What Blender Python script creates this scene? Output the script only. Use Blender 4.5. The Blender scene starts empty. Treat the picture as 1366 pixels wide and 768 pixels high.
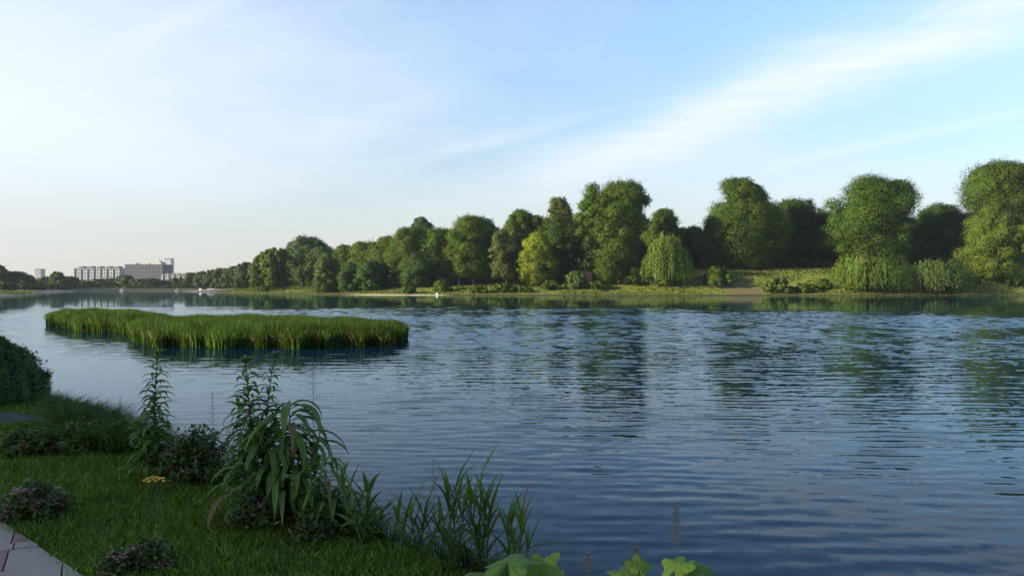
import bpy, math, random
import numpy as np
from mathutils import Vector, noise as mnoise

random.seed(7)
R = math.radians
C = bpy.context.scene.collection
sc = bpy.context.scene

# ------------------------------------------------------------------ camera numbers (used to lay out the place in metres)
F, CX, HY, EYE = 1062.0, 683.0, 382.0, 2.2
LAWN = 0.55
def gx(px, Y): return (px - CX) / F * Y
def gz(py, Y): return EYE + (HY - py) * Y / F
def lawn_pt(px, py):
    Y = F * (EYE - LAWN) / (py - HY)
    return gx(px, Y), Y

# ------------------------------------------------------------------ helpers
def tag(o, label=None, cat=None, group=None, kind=None):
    if label: o['label'] = label
    if cat: o['category'] = cat
    if group: o['group'] = group
    if kind: o['kind'] = kind
    return o
def empty(name, loc, rz=0.0):
    o = bpy.data.objects.new(name, None); C.objects.link(o)
    o.location = loc; o.rotation_euler = (0, 0, rz); o.empty_display_size = 0.2
    return o
def link_mesh(name, me, mat, parent=None, color=None, smooth=False):
    o = bpy.data.objects.new(name, me); C.objects.link(o)
    if mat: me.materials.append(mat)
    if parent: o.parent = parent
    if color: o.color = (*color, 1)
    if smooth: me.polygons.foreach_set('use_smooth', [True] * len(me.polygons))
    return o
def quads_mesh(name, V, normals=None):
    """V: (n,4,3) array of separate quads; normals: (n,3) soft shading normal of each."""
    n = len(V)
    me = bpy.data.meshes.new(name)
    me.vertices.add(n * 4); me.loops.add(n * 4); me.polygons.add(n)
    me.vertices.foreach_set('co', V.reshape(-1).astype(np.float32))
    me.loops.foreach_set('vertex_index', np.arange(n * 4, dtype=np.int32))
    me.polygons.foreach_set('loop_start', np.arange(0, n * 4, 4, dtype=np.int32))
    me.polygons.foreach_set('loop_total', np.full(n, 4, dtype=np.int32))
    me.update(calc_edges=True)
    if normals is not None:
        me.polygons.foreach_set('use_smooth', np.ones(n, dtype=bool))
        nn = np.repeat(normals, 4, axis=0)
        me.normals_split_custom_set_from_vertices(nn.astype(np.float32))
    return me
class MB:
    """collects verts and faces for one mesh object"""
    def __init__(s): s.v = []; s.f = []
    def add(s, vs, fs):
        b = len(s.v); s.v += [tuple(v) for v in vs]; s.f += [tuple(i + b for i in f) for f in fs]
    def box(s, c, size, rz=0.0):
        x, y, z = (k / 2 for k in size); ca, sa = math.cos(rz), math.sin(rz)
        vs = []
        for dz in (-z, z):
            for dx, dy in ((-x, -y), (x, -y), (x, y), (-x, y)):
                vs.append((c[0] + dx * ca - dy * sa, c[1] + dx * sa + dy * ca, c[2] + dz))
        s.add(vs, [(3, 2, 1, 0), (4, 5, 6, 7), (0, 1, 5, 4), (1, 2, 6, 5), (2, 3, 7, 6), (3, 0, 4, 7)])
    def tube(s, pts, radii, n=7):
        rings = []
        b = len(s.v)
        for i, p in enumerate(pts):
            p = Vector(p)
            d = (Vector(pts[min(i + 1, len(pts) - 1)]) - Vector(pts[max(i - 1, 0)])).normalized()
            a = d.cross(Vector((0.31, 0.95, 0.05))).normalized(); c = d.cross(a)
            for k in range(n):
                t = 2 * math.pi * k / n
                q = p + (a * math.cos(t) + c * math.sin(t)) * radii[i]
                s.v.append(tuple(q))
        for i in range(len(pts) - 1):
            for k in range(n):
                k2 = (k + 1) % n
                s.f.append((b + i * n + k, b + i * n + k2, b + (i + 1) * n + k2, b + (i + 1) * n + k))
        s.f.append(tuple(b + k for k in range(n))[::-1])
        s.f.append(tuple(b + (len(pts) - 1) * n + k for k in range(n)))
    def blade(s, p, az, L, W, e0, droop, twist=0.0, fold=0.25, seg=7, shape=0.75, power=1.2):
        """one long leaf: lanceolate strip with a folded midrib, bending down along its length"""
        p = Vector(p); b = len(s.v)
        for i in range(seg + 1):
            t = i / seg
            e = e0 - droop * t ** power
            d = Vector((math.cos(az) * math.cos(e), math.sin(az) * math.cos(e), math.sin(e)))
            if i: p = p + d * (L / seg)
            w = W * 0.5 * max(0.02, math.sin(math.pi * min(1, max(0, t)) ** shape)) if i < seg else W * 0.01
            if i == 0: w = W * 0.12
            side = Vector((-math.sin(az), math.cos(az), 0)); up = side.cross(d)
            tw = twist * t
            sd = side * math.cos(tw) + up * math.sin(tw)
            nrm = sd.cross(d)
            s.v += [tuple(p + sd * w - nrm * w * fold), tuple(p + nrm * w * fold * 0.3), tuple(p - sd * w - nrm * w * fold)]
        for i in range(seg):
            o = b + i * 3
            s.f += [(o, o + 1, o + 4, o + 3), (o + 1, o + 2, o + 5, o + 4)]
    def build(s, name, mat, parent=None, smooth=False, color=None):
        me = bpy.data.meshes.new(name)
        me.from_pydata(s.v, [], s.f); me.update()
        return link_mesh(name, me, mat, parent, color, smooth)

# ------------------------------------------------------------------ materials
def newmat(name):
    m = bpy.data.materials.new(name); m.use_nodes = True
    nt = m.node_tree; nt.nodes.clear()
    return m, nt
def nd(nt, t, **kw):
    n = nt.nodes.new(t)
    for k, v in kw.items():
        if k.startswith('i_'):
            n.inputs[int(k[2:])].default_value = v
        else: setattr(n, k, v)
    return n
def lk(nt, a, b): nt.links.new(a, b)
def mth(nt, op, a, b=None, c=None, clamp=False):
    n = nt.nodes.new('ShaderNodeMath'); n.operation = op; n.use_clamp = clamp
    for i, x in enumerate((a, b, c)):
        if x is None: continue
        if isinstance(x, (int, float)): n.inputs[i].default_value = x
        else: nt.links.new(x, n.inputs[i])
    return n.outputs[0]
def sstep(nt, x, a, b, lo=0.0, hi=1.0):
    n = nt.nodes.new('ShaderNodeMapRange'); n.interpolation_type = 'SMOOTHSTEP'
    nt.links.new(x, n.inputs[0])
    n.inputs[1].default_value = a; n.inputs[2].default_value = b
    n.inputs[3].default_value = lo; n.inputs[4].default_value = hi
    return n.outputs[0]
def cmix(nt, fac, a, b, mode='MIX'):
    n = nt.nodes.new('ShaderNodeMix'); n.data_type = 'RGBA'; n.blend_type = mode
    for i, x in ((0, fac), (6, a), (7, b)):
        if isinstance(x, (int, float)): n.inputs[i].default_value = x
        elif isinstance(x, tuple): n.inputs[i].default_value = (*x[:3], 1)
        else: nt.links.new(x, n.inputs[i])
    return n.outputs[2]
def tex_noise(nt, vec, scale, detail=3.0, rough=0.5, dist=0.0):
    n = nt.nodes.new('ShaderNodeTexNoise'); n.inputs['Scale'].default_value = scale
    n.inputs['Detail'].default_value = detail; n.inputs['Roughness'].default_value = rough
    n.inputs['Distortion'].default_value = dist
    if vec is not None: nt.links.new(vec, n.inputs['Vector'])
    return n
def vscale(nt, vec, s, rot=0.0, loc=(0, 0, 0)):
    n = nt.nodes.new('ShaderNodeMapping'); n.inputs['Scale'].default_value = s
    n.inputs['Rotation'].default_value = (0, 0, rot); n.inputs['Location'].default_value = loc
    nt.links.new(vec, n.inputs['Vector'])
    return n.outputs[0]

def foliage_mat(name, base=None, trans=0.35, clump=0.25, rough=0.6, spec=0.25, var=0.35, dead=0.0):
    """leaves: colour from the object's colour (or base), varied by leaf and by clump, light coming through"""
    m, nt = newmat(name)
    geo = nd(nt, 'ShaderNodeNewGeometry'); oi = nd(nt, 'ShaderNodeObjectInfo')
    col = oi.outputs['Color'] if base is None else None
    tc = nd(nt, 'ShaderNodeTexCoord')
    nz = tex_noise(nt, tc.outputs['Object'], clump, 3, 0.6)
    a = mth(nt, 'MULTIPLY_ADD', geo.outputs['Random Per Island'], var, 1 - var * 0.5)
    b = sstep(nt, nz.outputs[0], 0.3, 0.7, 0.78, 1.22)
    f = mth(nt, 'MULTIPLY', a, b)
    sc_ = nd(nt, 'ShaderNodeVectorMath', operation='SCALE')
    if col is not None: lk(nt, col, sc_.inputs[0])
    else: sc_.inputs[0].default_value = base
    lk(nt, f, sc_.inputs['Scale'])
    if dead:
        yl = cmix(nt, mth(nt, 'GREATER_THAN', geo.outputs['Random Per Island'], 1 - dead), sc_.outputs[0], (0.15, 0.12, 0.035))
        src = yl
    else: src = sc_.outputs[0]
    hs = nd(nt, 'ShaderNodeHueSaturation')
    hue = mth(nt, 'MULTIPLY_ADD', nz.outputs[0], 0.05, 0.475)
    lk(nt, hue, hs.inputs['Hue']); lk(nt, src, hs.inputs['Color'])
    pb = nd(nt, 'ShaderNodeBsdfPrincipled'); pb.inputs['Roughness'].default_value = rough
    pb.inputs['Specular IOR Level'].default_value = spec
    lk(nt, hs.outputs[0], pb.inputs['Base Color'])
    tr = nd(nt, 'ShaderNodeBsdfTranslucent')
    tcx = cmix(nt, 1.0, hs.outputs[0], (1.25, 1.35, 0.55), 'MULTIPLY'); lk(nt, tcx, tr.inputs['Color'])
    mx = nd(nt, 'ShaderNodeMixShader'); mx.inputs[0].default_value = trans
    lk(nt, pb.outputs[0], mx.inputs[1]); lk(nt, tr.outputs[0], mx.inputs[2])
    out = nd(nt, 'ShaderNodeOutputMaterial'); lk(nt, mx.outputs[0], out.inputs[0])
    return m
def plain_mat(name, col, rough=0.7, nscale=3.0, var=0.3, bump=0.0, metallic=0.0):
    m, nt = newmat(name)
    tc = nd(nt, 'ShaderNodeTexCoord')
    nz = tex_noise(nt, tc.outputs['Object'], nscale, 5, 0.6)
    c = cmix(nt, nz.outputs[0], tuple(k * (1 - var) for k in col), tuple(min(1, k * (1 + var)) for k in col))
    pb = nd(nt, 'ShaderNodeBsdfPrincipled'); pb.inputs['Roughness'].default_value = rough
    pb.inputs['Metallic'].default_value = metallic
    lk(nt, c, pb.inputs['Base Color'])
    if bump:
        bp = nd(nt, 'ShaderNodeBump'); bp.inputs['Strength'].default_value = bump
        bp.inputs['Distance'].default_value = 0.02
        lk(nt, nz.outputs[0], bp.inputs['Height']); lk(nt, bp.outputs[0], pb.inputs['Normal'])
    out = nd(nt, 'ShaderNodeOutputMaterial'); lk(nt, pb.outputs[0], out.inputs[0])
    return m

M_FOL = foliage_mat('foliage', None, 0.28, 0.16, var=0.14, spec=0.1)
M_LEAF = foliage_mat('near_leaf', None, 0.30, 6.0, 0.45, 0.35, 0.45, 0.05)
M_GRASS = foliage_mat('grass_blade', None, 0.30, 0.8, 0.55, 0.3, 0.34, 0.03)
M_BARK = plain_mat('bark', (0.09, 0.07, 0.05), 0.9, 2.0, 0.4, 0.5)
M_STEM = plain_mat('green_stem', (0.06, 0.09, 0.03), 0.6, 30, 0.3)
M_DRYSTEM = plain_mat('dry_stem', (0.20, 0.17, 0.11), 0.8, 30, 0.3)

# ------------------------------------------------------------------ river outline and ground height
NEAR = [(900, -90), (150, -24), (40, -7.5), (12, 0.45), (5, 2.6), (2.3, 3.65), (0.85, 4.3), (0.0, 4.95), (-0.38, 5.35), (-1.12, 6.1),
        (-2.15, 7.2), (-3.68, 8.8), (-6.2, 11.5), (-7.6, 13.2), (-9.9, 15.0), (-15.5, 20), (-29, 40), (-46, 62), (-80, 112), (-107, 164), (-120, 195), (-150, 255),
        (-176, 315), (-192, 355), (-184, 386), (-160, 386), (-140, 340), (-112, 296), (-84, 254), (-70, 238), (-60, 226),
        (-44, 211), (-30, 203), (-10, 198), (12, 196), (45, 194), (70, 196), (88, 193), (125, 195), (170, 199), (250, 206), (900, 260)]
_poly = np.array(NEAR, dtype=float)
def river_dist(x, y):
    """distance from the waterline, positive on land"""
    x = np.asarray(x, float); y = np.asarray(y, float)
    best = np.full(x.shape, 1e18); inside = np.zeros(x.shape, bool)
    n = len(_poly)
    for i in range(n):
        ax, ay = _poly[i]; bx, by = _poly[(i + 1) % n]
        dx, dy = bx - ax, by - ay
        t = np.clip(((x - ax) * dx + (y - ay) * dy) / (dx * dx + dy * dy), 0, 1)
        best = np.minimum(best, (x - ax - t * dx) ** 2 + (y - ay - t * dy) ** 2)
        if ay != by:
            cr = ((ay > y) != (by > y)) & (x < (bx - ax) * (y - ay) / (by - ay) + ax)
            inside ^= cr
    d = np.sqrt(best)
    return np.where(inside, -d, d)
def ss(x, a, b):
    t = np.clip((np.asarray(x, float) - a) / (b - a), 0, 1); return t * t * (3 - 2 * t)
def ground_z(x, y):
    x = np.asarray(x, float); y = np.asarray(y, float)
    d = river_dist(x, y)
    wob = np.sin(x * 0.13 + 1.3) * np.sin(y * 0.11 + x * 0.05) + 0.5 * np.sin(x * 0.37) * np.sin(y * 0.31 + 2)
    far = ss(y, 120, 170)
    # near bank: a low lip, then a flat lawn with slight rolls
    near_h = LAWN * ss(d, -0.05, 0.5) + 0.012 * np.sin(x * 2.1 + y) * np.sin(y * 1.7) * ss(d, 0.3, 1.5)
    # far bank: a cut edge, a grass slope and higher ground to the right
    top = 2.3 + 3.9 * ss(x, 25, 62) - 0.4 * ss(x, 75, 95) + 1.0 * ss(x, -35, 10)
    top = np.where(x < -100, 1.4, top)
    far_h = 0.35 * ss(d, -0.3, 1.2) + top * (0.62 * ss(d, 0.8, 15) + 0.38 * ss(d, 10, 32)) + 0.22 * wob * ss(d, 2, 10) + ss(d, 60, 300) * 1.5
    under = -1.6 * ss(-d, 0.0, 6.0)
    h = near_h * (1 - far) + far_h * far
    return np.where(d < 0, under + 0.0 + np.where(d > -0.3, h, 0), h)
def gz1(x, y): return float(ground_z(np.array([x]), np.array([y]))[0])

def spaced(segs):
    out = []
    for a, b, s in segs:
        n = max(1, int(round((b - a) / s))); out += [a + (b - a) * i / n for i in range(n)]
    out.append(segs[-1][1]); return np.array(out)
xs = spaced([(-4000, -1000, 500), (-1000, -260, 40), (-260, -60, 3), (-60, -12, 1.5), (-12, -8, 0.3), (-8, 3, 0.09), (3, 8, 0.3), (8, 30, 1.5), (30, 150, 2.2), (150, 400, 20), (400, 1000, 100), (1000, 4000, 500)])
ys = spaced([(-600, -60, 60), (-60, -8, 4), (-8, 2, 0.5), (2, 13, 0.09), (13, 20, 0.35), (20, 60, 2.5), (60, 185, 5), (185, 260, 1.6), (260, 420, 4), (420, 800, 30), (800, 6000, 400)])
gxm, gym = np.meshgrid(xs, ys)
gzz = ground_z(gxm, gym)
nx_, ny_ = len(xs), len(ys)
V = np.stack([gxm, gym, gzz], -1).reshape(-1, 3)
idx = np.arange(nx_ * ny_).reshape(ny_, nx_)
Q = np.stack([idx[:-1, :-1], idx[:-1, 1:], idx[1:, 1:], idx[1:, :-1]], -1).reshape(-1, 4)
me = bpy.data.meshes.new('ground')
me.vertices.add(len(V)); me.loops.add(Q.size); me.polygons.add(len(Q))
me.vertices.foreach_set('co', V.reshape(-1).astype(np.float32))
me.loops.foreach_set('vertex_index', Q.reshape(-1).astype(np.int32))
me.polygons.foreach_set('loop_start', np.arange(0, Q.size, 4, dtype=np.int32))
me.polygons.foreach_set('loop_total', np.full(len(Q), 4, dtype=np.int32))
me.update(calc_edges=True); me.polygons.foreach_set('use_smooth', np.ones(len(Q), dtype=bool))
def ground_mat():
    m, nt = newmat('ground')
    geo = nd(nt, 'ShaderNodeNewGeometry'); P = geo.outputs['Position']
    sp = nd(nt, 'ShaderNodeSeparateXYZ'); lk(nt, P, sp.inputs[0])
    n1 = tex_noise(nt, P, 0.12, 5, 0.6); n2 = tex_noise(nt, P, 2.5, 5, 0.65); n3 = tex_noise(nt, P, 25, 3, 0.6)
    farf = sstep(nt, sp.outputs[1], 60, 120)
    g_near = cmix(nt, n2.outputs[0], (0.035, 0.055, 0.012), (0.070, 0.110, 0.025))
    g_far = cmix(nt, n1.outputs[0], (0.070, 0.11, 0.016), (0.15, 0.16, 0.035))
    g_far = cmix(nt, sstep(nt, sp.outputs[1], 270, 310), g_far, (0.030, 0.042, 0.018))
    g = cmix(nt, farf, g_near, g_far)
    # bare earth in worn places of the far bank
    dirt = cmix(nt, n2.outputs[0], (0.07, 0.055, 0.034), (0.13, 0.10, 0.065))
    md = mth(nt, 'MULTIPLY', sstep(nt, n1.outputs[0], 0.56, 0.66), farf)
    hi = sstep(nt, sp.outputs[2], 1.0, 3.0)
    # a trodden landing place at one spot of the right bank
    dx = mth(nt, 'DIVIDE', mth(nt, 'SUBTRACT', sp.outputs[0], 58.0), 5.0)
    dy = mth(nt, 'DIVIDE', mth(nt, 'SUBTRACT', sp.outputs[1], 199.0), 7.0)
    r2 = mth(nt, 'ADD', mth(nt, 'MULTIPLY', dx, dx), mth(nt, 'MULTIPLY', dy, dy))
    r2 = mth(nt, 'ADD', r2, mth(nt, 'MULTIPLY', n2.outputs[0], 0.8))
    land = sstep(nt, r2, 0.9, 1.5, 1.0, 0.0)
    md = mth(nt, 'MAXIMUM', mth(nt, 'MULTIPLY', md, hi), mth(nt, 'MULTIPLY', land, 0.8))
    g = cmix(nt, md, g, dirt)
    # shingle at the waterline
    sand = cmix(nt, n3.outputs[0], (0.16, 0.13, 0.09), (0.42, 0.37, 0.28))
    edge = mth(nt, 'MULTIPLY', sstep(nt, sp.outputs[2], 0.12, 0.34, 1.0, 0.0), farf)
    pale = mth(nt, 'MULTIPLY', sstep(nt, sp.outputs[0], -46, -38), sstep(nt, sp.outputs[0], -20, -14, 1.0, 0.0))
    sand = cmix(nt, pale, cmix(nt, n3.outputs[0], (0.02, 0.016, 0.010), (0.075, 0.055, 0.03)), sand)
    g = cmix(nt, edge, g, sand)
    # grey stony flat of the left far bank
    lf = mth(nt, 'MULTIPLY', sstep(nt, sp.outputs[0], -112, -100, 1.0, 0.0), sstep(nt, sp.outputs[1], 100, 130))
    lf = mth(nt, 'MULTIPLY', lf, sstep(nt, sp.outputs[1], 330, 380, 1.0, 0.0))
    g = cmix(nt, mth(nt, 'MULTIPLY', lf, sstep(nt, sp.outputs[2], 0.9, 1.4, 1.0, 0.0)), g, (0.095, 0.095, 0.10))
    pb = nd(nt, 'ShaderNodeBsdfPrincipled'); pb.inputs['Roughness'].default_value = 0.95
    pb.inputs['Specular IOR Level'].default_value = 0.15
    lk(nt, g, pb.inputs['Base Color'])
    bp = nd(nt, 'ShaderNodeBump'); bp.inputs['Strength'].default_value = 0.6; bp.inputs['Distance'].default_value = 0.04
    lk(nt, n3.outputs[0], bp.inputs['Height']); lk(nt, bp.outputs[0], pb.inputs['Normal'])
    out = nd(nt, 'ShaderNodeOutputMaterial'); lk(nt, pb.outputs[0], out.inputs[0])
    return m
tag(link_mesh('ground', me, ground_mat()), kind='structure')

# ------------------------------------------------------------------ water
def water_mat():
    m, nt = newmat('water')
    geo = nd(nt, 'ShaderNodeNewGeometry'); P = geo.outputs['Position']
    sp = nd(nt, 'ShaderNodeSeparateXYZ'); lk(nt, P, sp.inputs[0])
    # ripples: slopes of several wave trains, crests mostly across the river
    warp = tex_noise(nt, vscale(nt, P, (0.05, 0.09, 1)), 1.0, 2)
    wv = nd(nt, 'ShaderNodeVectorMath', operation='MULTIPLY_ADD')
    lk(nt, warp.outputs['Color'], wv.inputs[0]); wv.inputs[1].default_value = (6, 6, 0); lk(nt, P, wv.inputs[2])
    PW = wv.outputs[0]
    sx = sy = None
    for (scx, scy, rot, amp, det) in WAVES:
        n = tex_noise(nt, vscale(nt, PW, (scx, scy, 1), rot, (rot * 50, scy * 3, 0)), 1.0, det, 0.55)
        s = nd(nt, 'ShaderNodeSeparateColor'); lk(nt, n.outputs['Color'], s.inputs[0])
        a = mth(nt, 'MULTIPLY', mth(nt, 'SUBTRACT', s.outputs[0], 0.5), amp * 0.6)
        b = mth(nt, 'MULTIPLY', mth(nt, 'SUBTRACT', s.outputs[1], 0.5), amp)
        sx = a if sx is None else mth(nt, 'ADD', sx, a)
        sy = b if sy is None else mth(nt, 'ADD', sy, b)
    # wind lanes: calm water in the lee of the wooded bank and in the bay, ripples in the open
    lane = tex_noise(nt, vscale(nt, P, (0.010, 0.050, 1), 0.06), 1.0, 3, 0.55)
    lee_line = mth(nt, 'MULTIPLY_ADD', mth(nt, 'SUBTRACT', lane.outputs[0], 0.5), 30.0, sp.outputs[1])
    lee = sstep(nt, lee_line, 66, 84, 1.0, LEE)            # calmer toward the far bank
    bay = mth(nt, 'MULTIPLY_ADD', sp.outputs[0], 1.0, mth(nt, 'MULTIPLY', sp.outputs[1], 0.30))
    bayf = sstep(nt, bay, -6.0, 9.0, BAY, 1.0)
    puffs = sstep(nt, lane.outputs[0], 0.38, 0.62, 0.72, 1.25)
    amp = mth(nt, 'MULTIPLY', mth(nt, 'MULTIPLY', lee, bayf), puffs)
    sx = mth(nt, 'MULTIPLY', sx, amp); sy = mth(nt, 'MULTIPLY', sy, amp)
    cb = nd(nt, 'ShaderNodeCombineXYZ'); lk(nt, sx, cb.inputs[0]); lk(nt, sy, cb.inputs[1]); cb.inputs[2].default_value = 0
    ad = nd(nt, 'ShaderNodeVectorMath', operation='ADD'); lk(nt, cb.outputs[0], ad.inputs[0]); lk(nt, geo.outputs['Normal'], ad.inputs[1])
    nm = nd(nt, 'ShaderNodeVectorMath', operation='NORMALIZE'); lk(nt, ad.outputs[0], nm.inputs[0])
    df = nd(nt, 'ShaderNodeBsdfDiffuse'); df.inputs['Color'].default_value = (*WATER_COL, 1)
    gl = nd(nt, 'ShaderNodeBsdfGlossy'); gl.inputs['Color'].default_value = (0.76, 0.89, 1.0, 1); gl.inputs['Roughness'].default_value = 0.04
    fr = nd(nt, 'ShaderNodeFresnel'); fr.inputs['IOR'].default_value = 1.17
    for n in (df, gl, fr): lk(nt, nm.outputs[0], n.inputs['Normal'])
    mx = nd(nt, 'ShaderNodeMixShader'); lk(nt, fr.outputs[0], mx.inputs[0]); lk(nt, df.outputs[0], mx.inputs[1]); lk(nt, gl.outputs[0], mx.inputs[2])
    out = nd(nt, 'ShaderNodeOutputMaterial'); lk(nt, mx.outputs[0], out.inputs[0])
    return m
WAVES = [(0.7, 2.0, -0.16, 0.03, 2), (2.6, 6.5, 0.10, 0.09, 2), (7.0, 15.0, -0.08, 0.12, 2)]
WAVE_SLOPE = 0.115
LEE, BAY = 0.10, 0.30
WATER_COL = (0.002, 0.012, 0.028)
# the surface itself carries real ripples in the open reach; beyond it lies flat
wxs = spaced([(-260, -50, 10), (-50, 74, 0.21), (74, 200, 6), (200, 950, 50)])
wys = spaced([(-120, 0, 5), (0, 3, 0.4), (3, 16, 0.042), (16, 98, 0.085), (98, 420, 6)])
X_, Y_ = np.meshgrid(wxs, wys)
rw = np.random.default_rng(31)
Z_ = np.zeros_like(X_)
for k in range(60):
    lam = 0.22 * (1.15 / 0.22) ** (rw.uniform(0, 1) ** 1.1)
    th = 0.08 + rw.normal() * 0.42       # crests run across the view, a little aslant
    kk = 2 * np.pi / lam
    am = WAVE_SLOPE / math.sqrt(60) * math.sqrt(2) / kk
    pk = 0.6 * np.sin(X_ * 0.31 * rw.uniform(0.4, 1.4) + Y_ * 0.17 * rw.uniform(0.4, 1.4) + rw.uniform(0, 6)) 
    if lam < 0.36: am = am * 1.25 * (1 - ss(Y_, 12, 16))
    if lam > 0.6: am = am * (0.22 + 0.78 * ss(Y_, 12, 45))
    Z_ += am * (1 + pk) * np.sin(kk * (np.sin(th) * X_ + np.cos(th) * Y_) + rw.uniform(0, 6.28) + 0.9 * np.sin(X_ * 0.45 / lam + k) + 0.7 * np.sin(Y_ * 0.23 + k * 2 + X_ * 0.19))
gust = 0.85 + 0.30 * np.sin(X_ * 0.05 + Y_ * 0.16 + 1) * np.sin(Y_ * 0.11 - X_ * 0.03) + 0.15 * np.sin(X_ * 0.13 - Y_ * 0.31)
lee_w = 1 - ss(Y_ + 7 * np.sin(X_ * 0.05) + 5 * np.sin(X_ * 0.11 + Y_ * 0.12 + 1) + 4 * np.sin(X_ * 0.23 - Y_ * 0.3), 56, 92)
bay_w = 0.28 + 0.72 * ss(X_ + 0.34 * Y_, -7, 9)
Z_ *= (0.42 + 0.58 * ss(Y_, 9, 30)) * gust * lee_w * bay_w * ss(X_, -49, -40) * (1 - ss(X_, 66, 73)) * ss(Y_, 2, 4)
Z_ *= np.clip(0.25 + ss(-river_dist(X_, Y_), 0, 2.5), 0, 1)
wn_x, wn_y = len(wxs), len(wys)
V = np.stack([X_, Y_, Z_], -1).reshape(-1, 3)
idx = np.arange(wn_x * wn_y).reshape(wn_y, wn_x)
Q = np.stack([idx[:-1, :-1], idx[:-1, 1:], idx[1:, 1:], idx[1:, :-1]], -1).reshape(-1, 4)
me = bpy.data.meshes.new('water')
me.vertices.add(len(V)); me.loops.add(Q.size); me.polygons.add(len(Q))
me.vertices.foreach_set('co', V.reshape(-1).astype(np.float32))
me.loops.foreach_set('vertex_index', Q.reshape(-1).astype(np.int32))
me.polygons.foreach_set('loop_start', np.arange(0, Q.size, 4, dtype=np.int32))
me.polygons.foreach_set('loop_total', np.full(len(Q), 4, dtype=np.int32))
me.update(calc_edges=True); me.polygons.foreach_set('use_smooth', np.ones(len(Q), dtype=bool))
tag(link_mesh('water', me, water_mat()), kind='structure')

# ------------------------------------------------------------------ foliage builders
def unit(a): return a / np.maximum(1e-9, np.linalg.norm(a, axis=-1, keepdims=True))
def leaf_quads(rng, p, gn, sn, L, Wd, tdir=None, shape=True):
    """one diamond-ish leaf quad at each point p with face normal gn and soft shading normal sn"""
    n = len(p)
    t = rng.normal(size=(n, 3)) if tdir is None else tdir
    t = unit(t - gn * np.sum(t * gn, 1, keepdims=True)); b = np.cross(t, gn)
    L = np.asarray(L).reshape(-1, 1) * np.ones((n, 1)); Wd = np.asarray(Wd).reshape(-1, 1) * np.ones((n, 1))
    q = np.stack([p - t * L / 2, p + b * Wd / 2 + t * L * 0.08, p + t * L / 2, p - b * Wd / 2 + t * L * 0.08], 1)
    return q
ENV = {
    'round':  lambda t: np.sqrt(np.clip(1 - (2 * t - 1) ** 2 * 0.96, 0, 1)),
    'broad':  lambda t: np.clip(1 - np.abs(t - 0.5) ** 2.6 * 3.6, 0.3, 1),
    'egg':    lambda t: np.clip(np.sqrt(np.clip(1 - (1.75 * (t - 0.42)) ** 2, 0, 1)), 0.25, 1),
    'column': lambda t: np.clip(0.80 + 0.25 * np.sin(t * 2.6), 0, 1) * np.sqrt(np.clip(1 - np.clip(t - 0.8, 0, 1) ** 2 * 20, 0.12, 1)),
    'flare':  lambda t: np.clip(0.62 + 0.42 * t, 0, 1) * np.where(t > 0.86, np.sqrt(np.clip(1 - ((t - 0.86) / 0.14) ** 2 * 0.7, 0, 1)), 1),
    'dome':   lambda t: np.sqrt(np.clip(1 - t ** 2 * 0.97, 0, 1)),
    'tiered': lambda t: np.where(t > 0.68, 0.62 - 0.9 * np.clip(t - 0.86, 0, 1), 1.0 - 0.35 * np.clip(t - 0.3, 0, 1)),
}
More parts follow.
